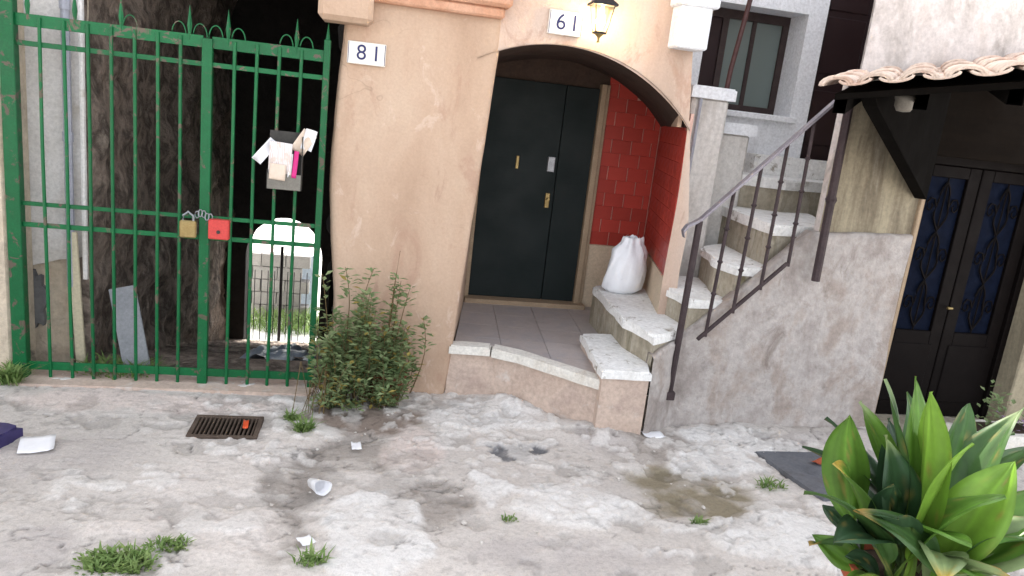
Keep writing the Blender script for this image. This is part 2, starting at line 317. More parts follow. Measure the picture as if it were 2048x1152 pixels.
def make_ground():
    fx = np.arange(-3.2, 5.4, .0125); fy = np.arange(2.2, 5.16, .0125)
    xs = np.concatenate([-np.geomspace(300, 3.4, 14), fx, np.geomspace(5.6, 300, 14)])
    ys = np.concatenate([[-300, -120, -50, -20, -8, -3, -1, 0, .8, 1.4, 1.8, 2.05], fy])
    X, Y = np.meshgrid(xs, ys, indexing='ij')
    t = np.maximum(0, 4.4-np.maximum(Y, -1)); Z = .09*t*(t/(t+.4+1e-9))
    C = np.empty(X.shape+(3,)); C[:] = lin(204,197,191)[:3]
    base = fbm(X*1.3, Y*1.3, 5)[..., None]; C *= (.80+.40*base)
    Hh = np.zeros_like(X)
    wx = X + .30*(fbm(X*3.1+5, Y*3.1+9, 5)-.5) + .07*(fbm(X*18, Y*18, 3)-.5)
    wy = Y + .30*(fbm(X*3.1+55, Y*3.1+19, 5)-.5) + .07*(fbm(X*18+40, Y*18, 3)-.5)
    for (cx_, cy_, rx, ry, k) in BL:
        d = np.sqrt(((wx-cx_)/rx)**2 + ((wy-cy_)/ry)**2)
        soft = .16 if k in ('white', 'slate') else .30
        m = np.clip((1.0-d)/soft, 0, 1)*(.55+.45*np.clip((fbm(X*7+cx_*13, Y*7, 5)-.36)*6, 0, 1))
        tc, h = TONE[k]
        C = C*(1-m[..., None]) + np.array(tc[:3])*m[..., None]; Hh += h*m
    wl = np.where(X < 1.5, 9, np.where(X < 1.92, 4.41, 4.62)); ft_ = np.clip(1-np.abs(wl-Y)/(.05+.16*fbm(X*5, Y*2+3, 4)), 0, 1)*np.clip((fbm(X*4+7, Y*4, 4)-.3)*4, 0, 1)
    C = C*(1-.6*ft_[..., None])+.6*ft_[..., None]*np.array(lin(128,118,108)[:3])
    # scattered broken crust and pits
    n1 = fbm(X*5+3, Y*5+8, 6); pit = np.clip((n1-.585)*20, 0, 1)
    C *= (1-.20*pit[..., None]); Hh -= .011*pit
    n2 = fbm(X*9+33, Y*9+81, 5); cr = np.clip((n2-.56)*26, 0, 1)*np.clip((fbm(X*1.7, Y*1.7+4, 3)-.40)*8, 0, 1)
    C = C*(1-.6*cr[..., None]) + .6*cr[..., None]*np.array(lin(220,216,212)[:3]); Hh += .012*cr
    n3 = fbm(X*24+5, Y*24+61, 3); gr_ = np.clip((n3-.64)*22, 0, 1)*np.clip((fbm(X*2.3+8, Y*2.3, 3)-.42)*7, 0, 1); C *= (1-.18*gr_[..., None]); Hh -= .004*gr_
    # cracks
    ck = np.abs(fbm(X*2.1+70, Y*2.1+12, 5)-.5); cm = np.clip(1-ck/.0065, 0, 1)*np.clip((fbm(X*1.1+9, Y*1.1+2, 2)-.38)*8, 0, 1)
    C *= (1-.6*cm[..., None]); Hh -= .016*cm
    for (cx_, cy_, q_) in ((1.45, 4.42, .05), (1.75, 4.35, .04), (1.1, 4.85, .05)): Hh += q_*np.exp(-(((X-cx_)/.22)**2+((Y-cy_)/.16)**2))
    Hh += .012*(fbm(X*7, Y*7, 4)-.5) + .005*(fbm(X*30, Y*30, 3)-.5)
    near = ((X > -3.3) & (X < 5.5) & (Y > 2.0))
    Z = Z + np.where(near, Hh, 0)
    # the drain pit is a real hole: faces inside it are left out
    nx, ny = X.shape
    V = np.stack([X, Y, Z], -1).reshape(-1, 3)
    ii, jj = np.meshgrid(np.arange(nx-1), np.arange(ny-1), indexing='ij')
    xc = (X[:-1, :-1]+X[1:, 1:])/2; yc = (Y[:-1, :-1]+Y[1:, 1:])/2
    keep = ~((xc > -.915) & (xc < -.565) & (yc > 4.2) & (yc < 4.46))
    a = (ii*ny+jj)[keep]; F = np.stack([a, a+ny, a+ny+1, a+1], -1)
    me = bpy.data.meshes.new('ground'); me.from_pydata(V.tolist(), [], F.tolist())
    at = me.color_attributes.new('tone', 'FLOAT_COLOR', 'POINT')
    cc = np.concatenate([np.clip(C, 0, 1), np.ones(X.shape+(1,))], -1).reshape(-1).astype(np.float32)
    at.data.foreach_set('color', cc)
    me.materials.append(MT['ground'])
    me.polygons.foreach_set('use_smooth', np.ones(len(me.polygons), bool))
    o = bpy.data.objects.new('ground', me); col.objects.link(o); tag(o, kind='structure'); return o
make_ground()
# lower terrace beyond the passage
tb = MB(); tb.face([(-150, 9.8, -1.5), (150, 9.8, -1.5), (150, 400, -1.5), (-150, 400, -1.5)])
tag(tb.build('lower_terrace', 'terrace'), kind='structure')

# ------------------------------------------------------------------ peach house with the arched porch
house = thing('peach_house', 'peach plastered house with an arched porch round a dark green door', 'house', (0, 5, 0))
def hp(o): o.parent = house; o.matrix_parent_inverse = Matrix.Translation((0, -5, 0)); return o
px_l = lambda z: -.26 + .03*math.sin(z*3.1) + .05*max(0, 1-z/2.6)*.8 + .02*fb(z*2.3, 4)
px_r = lambda z: .625 + .058*z + .03*fb(z*1.7, 9)
ACX, AR, ATOP = 1.2, 1.19, 2.45
def arch(x): return ATOP - (AR - math.sqrt(max(0.01, AR*AR-(x-ACX)**2)))
# pier: front face plus rounded-in left and right returns
def pier():
    P = []; zs = [i*.04-.05 for i in range(67)]
    for z in zs:
        a, b = px_l(z), px_r(min(z, 2.37)); row = []
        row.append((a+.0, 6.4, z)); row.append((a-.0, 5.5, z)); row.append((a+.005, 5.12, z)); row.append((a+.012, 5.05, z)); row.append((a+.03, 5.012, z))
        for i in range(26):
            x = a+.06+(b-.02-a-.06)*i/25; row.append((x, 5.0+.03*fb(x*2.5, z*2.5)+.008*fb(x*11, z*11), z))
        row.append((b-.004, 5.012, z)); row.append((b, 5.03, z))
        bk = .88
        for k in (1, 2, 3, 4): row.append((b+(bk-b)*k/4, 5.03+1.34*k/4, z))
        P.append(row)
    return P
hp(MB().grid(pier()).build('pillar', 'peach', smooth=True))
# spandrel wall above the porch arch
def xr_up(z): return 2.12 if z < 2.08 else (2.12-.12*(z-2.08) if z < 2.7 else 2.045)
hp(MB().grid(wallgrid(.70, 2.12, 2.0, 8, 5.0, .05, .012, 2.2, zb=arch, ztop=lambda x: 3.2, xr=xr_up)).build('arch_wall', 'peach_lamp', smooth=True))
hp(MB().grid(wallgrid(2.12, 2.28, 0.3, 2.07, 5.0, .04, .008, 2.2, xl=lambda z: 2.122+.006*math.sin(z*5), xr=lambda z: 2.235-.16*max(0, z-1.4)+.02*fb(z*2, 3))).build('right_jamb', 'peach_lamp', smooth=True))
hp(MB().box((-.3, 5.0, 3.2), (2.05, 10, 5)).build('upper_wall', 'peach'))
hp(MB().prism([(2.06, 5.05), (2.09, 5.05), (2.60, 6.5), (2.55, 6.5)], 2.02, 3.2).prism([(2.13, 5.03), (2.15, 5.03), (2.60, 6.5), (2.55, 6.5)], .2, 2.03).build('side_wall', 'peach'))
hp(MB().box((-.26, 5.02, 2.6), (.72, 6.3, 3.21)).build('wall_over_pillar', 'peach'))
# vault of the porch
def vault():
    P = []
    for i in range(39):
        s = i/36; xf = min(2.135, .62+(2.12-.62)*s); xb = .84+(2.45-.84)*s; row = []
        for j in range(15):
            t = j/14; x = xf+(xb-xf)*t; row.append((x, 4.985+1.40*t, arch(xf) + .004 + .03*fb(x*4, t*5)*min(1, t*4)))
        P.append(row)
    return P
hp(MB().grid(vault()).build('porch_vault', 'soot_shade', smooth=True))
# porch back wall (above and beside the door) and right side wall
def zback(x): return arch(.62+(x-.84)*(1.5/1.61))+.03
hp(MB().grid([[(x, 6.36, z) for z in (2.25, zback(x))] for x in [.8+i*.05 for i in range(24)]]).build('wall_over_door', 'soot_shade'))
bw = hp(MB().box((1.93, 6.37, .3), (2.47, 6.45, 2.5)).build('porch_back_wall', 'grout'))
SA, SB = Vector((2.125, 5.01, 0)), Vector((2.45, 6.37, 0)); SD = (SB-SA).normalized(); SN = Vector((-SD.y, SD.x, 0)); SL = (SB-SA).length
def sp(s, n, z): p = SA+SD*s+SN*n; return (p.x, p.y, z)
sw = hp(MB().prism([sp(.03, -.012, 0)[:2], sp(SL, -.012, 0)[:2], sp(SL, -.1, 0)[:2], sp(.06, -.04, 0)[:2]], .3, 2.12).build('porch_side_wall', 'grout'))
TW, THh = .18, .116
def tile_mesh(w_, h_):
    b = MB(); b.box((-w_/2, -.006, -h_/2), (w_/2, .006, h_/2), .0014)
    bmesh.ops.recalc_face_normals(b.bm, faces=b.bm.faces); me = bpy.data.meshes.new('wall_tile'); b.bm.to_mesh(me); b.bm.free(); me.materials.append(MT['red_tile']); return me
TM = {}
def tile(parent, pos, w_, ang):
    key = round(w_, 3)
    if key not in TM: TM[key] = tile_mesh(w_, THh-.0008)
    o = bpy.data.objects.new('wall_tile', TM[key]); col.objects.link(o); o.parent = parent
    o.location = pos; o.rotation_euler = (0, 0, ang); return o
def tiles_run(parent, length, at, ang, z0, top):
    r = 0; z = z0
    while z+THh <= 2.45:
        off = (r % 2)*TW/2; s = -off
        while s < length-.02:
            a, b = max(0, s), min(length, s+TW)
            if b-a > .03 and z+.01 < top((a+b)/2):
                p = at((a+b)/2); tile(parent, (p[0], p[1], z+THh/2), b-a-.008, ang)
            s += TW
        z += THh; r += 1
tiles_run(bw, .51, lambda s: (1.935+s, 6.362), 0, .93, lambda s: zback(1.935+s))
tiles_run(sw, SL-.01, lambda s: sp(s, 0.0-.006, 0)[:2], math.atan2(SD.y, SD.x), .96, lambda s: 2.0+.12*s)
hp(MB().box((1.93, 6.345, .3), (2.46, 6.375, .925), .004).build('dado', 'dado'))
hp(MB().prism([sp(0.0, .006, 0)[:2], sp(SL, .006, 0)[:2], sp(SL, -.02, 0)[:2], sp(0.0, -.02, 0)[:2]], .3, .955).build('dado', 'dado'))
# mouldings over the pillar
hp(MB().box((-.09, 4.93, 2.555), (.76, 5.06, 2.62), .012).box((-.09, 4.89, 2.62), (.80, 5.06, 2.80), .02).build('cornice', 'cornice'))
hp(MB().box((-.37, 4.80, 2.405), (-.05, 5.06, 2.85), .03).build('corner_corbel', 'peach', smooth=False))
# pale plaster repairs on the pillar
def blob(cx_, cz_, rx, rz, y, seed, n=26):
    c = (cx_, y, cz_); pts = []
    for k in range(n):
        a = 2*math.pi*k/n; q = 1+1.3*fb(math.cos(a)*2.5+seed*7, math.sin(a)*2.5+seed*2); pts.append((cx_+rx*q*math.cos(a), y, cz_+rz*q*math.sin(a)))
    return pts
# the door
door = hp(MB().box((.86, 6.30, .395), (.90, 6.37, 2.30), .004).box((1.852, 6.28, .36), (1.90, 6.37, 2.30), .004).box((1.905, 6.31, .36), (1.935, 6.37, 2.30), .004).build('door', 'frame'))
door['label'] = 'dark green double door with a narrow fixed leaf'
def dleaf(x0, x1):
    m = MB(); m.box((x0, 6.325, .40), (x1, 6.37, 2.26), .004)
    return m.build('leaf', 'door', door)
dleaf(.902, 1.558); dleaf(1.563, 1.85)
hp(MB().box((.80, 6.385, .30), (1.94, 6.44, 2.5)).build('door_light_block', 'drain_dark'))  # added unseen panel, stops light showing between the door leaves
MB().box((1.195, 6.314, 1.53), (1.222, 6.33, 1.64), .004).build('peephole_plate', 'brass', door)
MB().box((1.47, 6.312, 1.53), (1.535, 6.33, 1.66), .005).build('lock_plate', 'steel', door)
MB().box((1.485, 6.312, 1.22), (1.525, 6.33, 1.35), .005).tube([(1.505, 6.315, 1.30), (1.505, 6.27, 1.30)], .011, 8).build('handle', 'brass', door)
hp(MB().box((.86, 6.20, .34), (1.94, 6.40, .398), .006).build('threshold', 'frame'))
# porch floor of tiles with stone nosing
pf = hp(MB().prism([(.68, 5.09), (.94, 5.09), (1.59, 4.54), (1.72, 4.62), (2.45, 6.38), (.86, 6.38)], .22, .352).build('porch_floor', 'mortar'))
def clip(poly, p, n):
    out = []
    for i in range(len(poly)):
        a, b = poly[i], poly[(i+1) % len(poly)]; da = (a[0]-p[0])*n[0]+(a[1]-p[1])*n[1]; db = (b[0]-p[0])*n[0]+(b[1]-p[1])*n[1]
        if da >= 0: out.append(a)
        if (da >= 0) != (db >= 0):
            t = da/(da-db); out.append((a[0]+(b[0]-a[0])*t, a[1]+(b[1]-a[1])*t))
    return out
ft = .335; ca, sa = math.cos(math.radians(-5.5)), math.sin(math.radians(-5.5))
for i in range(-1, 6):
    for j in range(-3, 5):
        g_ = .004
        q = [(i*ft+g_/2, j*ft+g_/2), ((i+1)*ft-g_/2, j*ft+g_/2), ((i+1)*ft-g_/2, (j+1)*ft-g_/2), (i*ft+g_/2, (j+1)*ft-g_/2)]
        q = [(.68+x*ca-y*sa, 5.25+x*sa+y*ca) for x, y in q]
        m = MB(); got = False
        L1 = (.93, 5.06); nL = (.60, .66)
        for part in (0, 1):
            pl = clip(q, (.92, 0), (-1, 0) if part == 0 else (1, 0))
            if part == 0: pl = clip(pl, (0, 5.075), (0, 1)) if pl else pl
            else: pl = clip(pl, L1, nL) if pl else pl
            for (pp, nn) in (((0, 6.21), (0, -1)), ((.66, 5.06), (1, -.17)), ((1.74, 4.6), (-1, .24))):
                if pl: pl = clip(pl, pp, nn)
            if pl and len(pl) > 2:
                ar = abs(sum(pl[k][0]*pl[(k+1) % len(pl)][1]-pl[(k+1) % len(pl)][0]*pl[k][1] for k in range(len(pl))))/2
                if ar > .0008: m.prism(pl, .345, .360); got = True
        if got:
            bmesh.ops.remove_doubles(m.bm, verts=m.bm.verts, dist=.0008); m.build('floor_tile', 'floor_tile', pf).matrix_parent_inverse = Matrix.Translation((0, -5, 0)) @ Matrix.Translation((0, 5, 0))
        else: m.bm.free()
def slab(pts, z0, z1, name, mat, parent=None, bev=.012, wob=.008):
    out = []
    for i in range(len(pts)):
        a, b = Vector(pts[i]), Vector(pts[(i+1) % len(pts)]); n = max(1, int((b-a).length/.09))
        for k in range(n):
            p = a+(b-a)*k/n; out.append((p.x+wob*2*fb(p.x*9+z1*7, p.y*9), p.y+wob*2*fb(p.x*9+40, p.y*9+z1*5)))
    m = MB(); m.prism(out, z0, z1, bev)
    for v in m.bm.verts: v.co.z += .006*fb(v.co.x*7, v.co.y*7+z1*3)
    return m.build(name, mat, parent)
hp(slab([(.615, 4.985), (.905, 4.965), (.935, 5.085), (.63, 5.10)], .305, .366, 'nosing_stone', 'marble', wob=.002))
hp(slab([(.915, 4.962), (1.08, 4.86), (1.57, 4.385), (1.64, 4.46), (1.13, 4.96), (.945, 5.085)], .300, .366, 'nosing_stone', 'marble', wob=.004))
# porch plinth below the nosing
def plinth():
    path = [(.62, 5.02), (.94, 5.0), (.95, 4.99), (1.12, 4.88), (1.58, 4.43), (1.62, 4.42), (1.84, 4.43)]
    P = []; L = []
    for i in range(len(path)-1):
        a, b = Vector(path[i]), Vector(path[i+1]); n = max(2, int((b-a).length/.04))
        for k in range(n): L.append(a+(b-a)*k/n)
    L.append(Vector(path[-1]))
    for p in L:
        P.append([(p.x+.015*fb(p.x*6, z*6)*1.4, p.y-.02*(1-z/.3)+.03*fb(p.x*5+3, z*6), z) for z in [-.06+.04*k for k in range(10)]])
    return P
hp(MB().grid(plinth()).build('plinth', 'peach_patch', smooth=True))

# ------------------------------------------------------------------ stone staircase beside the porch
stair = thing('stone_staircase', 'worn stone staircase with whitened treads climbing past the porch', 'staircase', (2.4, 5, 0))
def st(o): o.parent = stair; o.matrix_parent_inverse = Matrix.Translation((-2.4, -5, 0)); return o
def step(poly, z, zb, thick=.06, inset=.025, mt='riser'):
    st(slab(poly, z-thick, z, 'tread', 'tread', bev=.018, wob=.026))
    c = Vector((sum(p[0] for p in poly)/len(poly), sum(p[1] for p in poly)/len(poly)))
    ins = []
    for p in poly:
        d = (c-Vector(p)); d.normalize(); ins.append((p[0]+d.x*inset, p[1]+d.y*inset))
    st(slab(ins, zb, z-thick+.004, 'riser', mt, bev=0, wob=.012))
step([(1.60, 5.14), (1.56, 4.75), (1.535, 4.34), (1.87, 4.33), (1.98, 5.14)], .465, .02, mt='peach_patch')
step([(1.86, 5.82), (1.81, 4.82), (1.90, 4.44), (2.15, 4.63), (2.235, 4.8), (2.32, 5.88)], .68, .3, .065)
step([(2.15, 4.98), (2.20, 4.66), (2.50, 4.70), (2.68, 5.4), (2.31, 5.5)], .885, .1)
step([(2.45, 4.92), (2.52, 4.70), (2.80, 4.72), (3.10, 5.28), (2.95, 5.75), (2.6, 5.5)], 1.13, .1)
step([(2.80, 5.10), (2.78, 4.80), (3.26, 4.86), (3.62, 5.6), (3.7, 6.0), (2.9, 6.0)], 1.43, .1, .075)
step([(2.95, 5.90), (3.35, 5.72), (3.80, 5.85), (4.4, 6.45), (2.95, 6.45)], 1.70, .1, .085)
st(slab([(3.3, 6.2), (4.45, 6.2), (4.45, 6.52), (3.3, 6.52)], 1.6, 1.87, 'landing', 'tread', bev=.02, wob=.01))
# side wall of the stairs, top edge following the flight
TOP = [(1.55, .36), (1.88, .53), (1.90, .54), (1.97, .58), (2.15, .60), (2.46, .88), (2.80, 1.20), (3.0, 1.41), (3.8, 1.45)]
def ztop(x):
    for (a, za), (b, zb_) in zip(TOP, TOP[1:]):
        if x <= b: return za+(zb_-za)*max(0, (x-a))/(b-a)
    return TOP[-1][1]
def yw(x): return 4.41 if x < 1.92 else (4.41+.21*(x-1.92)/.23 if x < 2.15 else 4.64+.03*(x-2.15)/1.6)
def sidewall():
    P = []; n = 80
    for i in range(n+1):
        x = 1.885+(3.79-1.885)*i/n; zt = ztop(x)+.015*fb(x*9, 2); row = []
        for j in range(41):
            z = -.05+(zt+.05)*j/40
            row.append((x, yw(x)-.03*(1-z/1.5)+.06*fb(x*2.2, z*2.2+5)+.018*fb(x*12, z*12), z))
        row.append((x, yw(x)+.02, zt+.012)); row.append((x, yw(x)+.10, zt+.01)); row.append((x, yw(x)+.12, zt-.2)); P.append(row)
    return P
st(MB().grid(sidewall()).build('side_wall', 'stairwall', smooth=True))
# iron railing up the stairs
rail = thing('stair_railing', 'dark iron railing with slim balusters up the stone staircase', 'railing', (2.11, 4.6, .25))
def rp(o): o.parent = rail; o.matrix_parent_inverse = Matrix.Translation((-2.11, -4.6, -.25)); return o
def hz(x): return 1.45+(x-2.13)*(2.40-1.45)/(3.02-2.13)
def bz(x): return .66+(x-2.28)*(1.22-.66)/(2.82-2.28)
YR = 4.575
rp(MB().tube([(2.105, YR-.02, .22), (2.125, YR, hz(2.12)+.0)], .024, 8).box((2.07, YR-.05, .20), (2.14, YR+.08, .26), .005).build('post', 'iron'))
for xb, xt in ((2.305, 2.33), (2.475, 2.49), (2.645, 2.645), (2.815, 2.80)):
    m = MB(); zt, zb_ = hz(xt), bz(xb)-.03
    f = lambda t: Vector((xb+(xt-xb)*t, YR, zb_+(zt-zb_)*t))
    m.tube([f(0), f(1)], .0125, 7)
    for t in (.3, .52, .74): m.tube([f(t-.012), f(t), f(t+.012)], [.012, .021, .012], 7)
    rp(m.build('baluster', 'iron'))
rp(MB().tube([(3.035, YR-.01, 1.10), (3.02, YR, 2.41)], .029, 8).tube([(3.033, YR, 1.62), (3.032, YR, 1.66), (3.031, YR, 1.70)], [.024, .04, .024], 8).build('post', 'iron'))
rp(MB().box((2.24, YR-.012, -.011), (3.04, YR+.012, .011), .003).build('bottom_rail', 'iron'))
br_ = col.objects['bottom_rail']; br_.data.transform(Matrix.Translation((2.28, 0, .66)) @ Matrix.Rotation(-math.atan2(.56, .54), 4, 'Y') @ Matrix.Scale(1.0, 4) @ Matrix.Translation((-2.28, 0, 0)))
hr = [(2.03, YR, 1.33), (2.02, YR, 1.36), (2.045, YR, 1.40), (2.09, YR, 1.425)] + [(x, YR, hz(x)) for x in (2.13, 2.3, 2.5, 2.7, 2.9, 3.02)]
m = MB(); prev = None
for p in hr:
    ring = [m.bm.verts.new((p[0]+dx, p[1]+dy, p[2]+dz)) for dx, dy, dz in ((.004, -.022, -.008), (.004, .022, -.008), (-.004, .022, .008), (-.004, -.022, .008))]
    if prev:
        for k in range(4): m.bm.faces.new((prev[k], prev[(k+1) % 4], ring[(k+1) % 4], ring[k]))
    else: m.bm.faces.new(ring)
    prev = ring
m.bm.faces.new(prev[::-1]); rp(m.build('handrail', 'handrail'))

# ------------------------------------------------------------------ white house behind the stairs
wh = thing('white_house', 'white painted house with a deep window and maroon door above the stairs', 'house', (3.2, 6.5, 0))
def wp(o): o.parent = wh; o.matrix_parent_inverse = Matrix.Translation((-3.2, -6.5, 0)); return o
m = MB(); m.box((2.28, 6.5, 0), (2.78, 6.9, 6)).box((2.78, 6.5, 0), (3.72, 6.9, 2.20)).box((2.78, 6.5, 3.12), (3.72, 6.9, 6)).box((3.72, 6.5, 0), (3.90, 6.9, 6)).box((3.90, 6.5, 0), (4.42, 6.9, 1.80)).box((3.90, 6.5, 3.75), (4.42, 6.9, 6)).box((4.42, 6.5, 0), (6, 6.9, 6))
wp(m.build('wall', 'white'))
wp(MB().box((2.76, 6.44, 2.17), (3.76, 6.86, 2.225), .008).build('window_sill', 'white'))
MT['winframe'] = surf('dull_brown_frame', [lin(54,42,42), lin(68,56,54)], 9, .6, .2, .002, 40)
wd = wp(MB().box((2.78, 6.80, 2.22), (2.84, 6.86, 3.12)).box((3.66, 6.80, 2.22), (3.72, 6.86, 3.12)).box((2.84, 6.80, 3.04), (3.66, 6.86, 3.12)).box((2.84, 6.80, 2.225), (3.66, 6.86, 2.29)).box((3.06, 6.80, 2.29), (3.12, 6.86, 3.04)).box((3.36, 6.81, 2.29), (3.40, 6.85, 3.04)).build('window', 'winframe'))
for a, b in ((3.12, 3.36), (3.40, 3.66)): MB().box((a, 6.825, 2.29), (b, 6.835, 3.04)).build('pane', 'wglass', wd)
MB().box((2.84, 6.815, 2.29), (3.06, 6.845, 3.04), .005).build('shutter', 'brown_door', wd)
wdr = wp(MB().box((3.905, 6.60, 1.80), (4.415, 6.66, 3.75), .004).build('door', 'brown_door'))
for z in (2.0, 2.65, 3.2): MB().box((3.96, 6.585, z), (4.36, 6.605, z+.5), .01).build('door_panel', 'brown_door', wdr)
wp(MB().box((2.36, 5.55, .3), (2.66, 5.80, 2.26), .02).build('parapet_pier', 'parapet'))
wp(slab([(2.33, 5.52), (2.69, 5.52), (2.69, 5.83), (2.33, 5.83)], 2.255, 2.345, 'parapet_cap', 'white', bev=.012, wob=.004))
wp(MB().box((2.72, 5.82, .8), (3.02, 6.1, 2.02), .02).build('parapet_pier', 'parapet'))
wp(slab([(2.68, 5.79), (3.06, 5.79), (3.06, 6.14), (2.68, 6.14)], 2.015, 2.105, 'parapet_cap', 'white', bev=.012, wob=.004))
for (x, y_, r) in ((2.40, 5.52, .014),):
    wp(MB().tube([(x, y_, .9), (x+.01, y_, 2.25)], r, 8).build('conduit', 'pipe'))
pol = MB().tube([(2.695, 5.76, 1.95), (2.72, 5.76, 2.5), (2.79, 5.76, 3.1), (2.80, 5.76, 3.4)], .02, 8).build('iron_pole', 'maroon')
tag(pol, 'slim maroon iron pole standing on the parapet before the white window', 'pole')
for x, t in ((2.49, 2.33), (2.97, 2.9)):
    pass
# white balcony end beside the lantern
bal = thing('balcony', 'white balcony end with thin dark bars right of the wall lantern', 'balcony', (1.96, 4.9, 2.5))
b1 = MB().box((1.885, 4.84, 2.52), (2.10, 5.02, 3.1), .012).box((1.86, 4.81, 2.78), (2.13, 5.02, 2.84), .01).build('slab', 'white', bal)
b1.matrix_parent_inverse = Matrix.Translation((-1.96, -4.9, -2.5))
for x in (1.90, 2.0, 2.12):
    o = MB().tube([(x, 4.83, 2.83), (x, 4.83, 3.6)], .008, 6).build('bar', 'black', bal); o.matrix_parent_inverse = Matrix.Translation((-1.96, -4.9, -2.5))
o = MB().tube([(1.88, 4.84, 3.6), (2.15, 4.84, 3.6)], .012, 6).build('top_rail', 'black', bal); o.matrix_parent_inverse = Matrix.Translation((-1.96, -4.9, -2.5))

# ------------------------------------------------------------------ right house, canopy and metal door
rh = thing('right_house', 'patchy plastered house with a tiled canopy over a dark metal door', 'house', (4, 4.7, 0))
def rr_(o): o.parent = rh; o.matrix_parent_inverse = Matrix.Translation((-4, -4.7, 0)); return o
rr_(MB().grid(wallgrid(3.07, 3.80, 1.40, 2.45, 4.70, .04, .014, 2.4, xl=lambda z: 3.075+.012*fb(z*4, 1), seed=3)).build('wall', 'tan', smooth=True))
rr_(MB().box((3.08, 4.71, 1.40), (3.12, 4.78, 2.44)).build('wall_end', 'upper'))
rr_(MB().grid(wallgrid(3.13, 6.5, 2.42, 3.6, 4.69, .07, .02, 2.0, seed=5)).build('upper_wall', 'upper', smooth=True))
rr_(MB().prism([(3.14, 4.72), (6.5, 4.72), (6.5, 6.5), (4.50, 6.49)], 2.3, 3.6).build('upper_mass', 'upper'))
rr_(MB().box((4.95, 4.66, -.1), (6.5, 5.3, 2.6), .01).build('wall', 'tan'))
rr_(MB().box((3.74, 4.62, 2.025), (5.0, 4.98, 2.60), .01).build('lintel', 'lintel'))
rr_(MB().box((3.79, 4.67, -.1), (3.825, 5.0, 2.03), .006).build('door_jamb', 'frame'))
md = rr_(MB().box((3.825, 4.82, -.02), (3.87, 4.90, 2.03), .004).box((4.90, 4.82, -.02), (4.95, 4.90, 2.03), .004).box((3.87, 4.82, 1.97), (4.90, 4.90, 2.03), .004).build('metal_door', 'metaldoor'))
md['label'] = 'dark brown double metal door with blue glass panels behind ironwork'
for k, (a, b) in enumerate(((3.875, 4.383), (4.392, 4.897))):
    lf = MB().box((a, 4.85, .03), (a+.10, 4.90, 1.965), .005).box((b-.10, 4.85, .03), (b, 4.90, 1.965), .005).box((a+.10, 4.85, .03), (b-.10, 4.90, .72), .005).box((a+.10, 4.85, 1.88), (b-.10, 4.90, 1.965), .005).box((a+.07, 4.84, .15), (b-.07, 4.852, .62), .006).build('door_leaf', 'metaldoor', md)
    MB().box((a+.10, 4.878, .72), (b-.10, 4.884, 1.88)).build('glass_panel', 'blueglass', md)
    m = MB(); c = (a+b)/2
    for s in (-1, 1):
        for (z0, amp, ht) in ((.75, .06, .36), (1.12, .07, .36), (1.49, .06, .36)):
            m.tube([(c+s*amp*math.sin(math.pi*i/8*1.0)*(1+.25*math.sin(i)), 4.862, z0+ht*i/8) for i in range(9)], .0075, 5)
            m.tube([(c+s*(.10-.045*math.cos(i*.9)*(1-i/11)), 4.862, z0+ht*.5+.07*math.sin(i*.9)*(1-i/11)) for i in range(9)], .006, 5)
    m.tube([(c, 4.862, .72), (c, 4.862, 1.88)], .006, 5)
    m.build('ironwork', 'metaldoor', md)
MB().tube([(4.37, 4.84, .92), (4.37, 4.80, .92), (4.33, 4.80, .92)], .009, 6).build('handle', 'brass', md)
rr_(MB().box((3.80, 4.93, -.05), (4.97, 4.99, 2.06)).build('door_light_block', 'drain_dark'))  # unseen panel added to block light leaking over the metal door
rr_(MB().box((3.80, 4.52, -.06), (4.98, 4.86, .028), .01).build('door_step', 'riser'))
# tiled lean-to canopy
canopy = thing('tiled_canopy', 'sagging lean-to canopy of pale clay tiles on dark boards', 'canopy', (3.2, 4.2, 2.4))
def cp(o): o.parent = canopy; o.matrix_parent_inverse = Matrix.Translation((-3.2, -4.2, -2.4)); return o
EA, EB = Vector((2.28, 3.59, 2.30)), Vector((2.89, 2.60, 2.44)); WA, WB = Vector((3.12, 4.67, 2.47)), Vector((4.45, 4.67, 2.76))
def rf(s, t): return (EA.lerp(EB, s)).lerp(WA.lerp(WB, s), t)
def patch(off, s0=0, s1=1, t0=0, t1=1):
    return [[rf(s0+(s1-s0)*i/8, t0+(t1-t0)*j/6)+Vector((0, 0, off)) for j in range(7)] for i in range(9)]
cp(MB().grid(patch(-.035)).grid(patch(-.065)).grid([[rf(i/8, 0)+Vector((0, 0, o_)) for o_ in (-.065, -.035)] for i in range(9)]).grid([[rf(0, i/6)+Vector((0, 0, o_)) for o_ in (-.065, -.035)] for i in range(7)]).build('soffit_boards', 'shaded_darkwood'))
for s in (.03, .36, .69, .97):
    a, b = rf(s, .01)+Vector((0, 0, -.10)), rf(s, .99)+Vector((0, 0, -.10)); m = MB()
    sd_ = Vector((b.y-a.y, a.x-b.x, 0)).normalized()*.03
    m.grid([[p+sd_*k+Vector((0, 0, h)) for (k, h) in ((-1, .035), (-1, -.035), (1, -.035), (1, .035))] for p in (a, b)]); cp(m.build('rafter', 'shaded_darkwood'))
NTL = 6
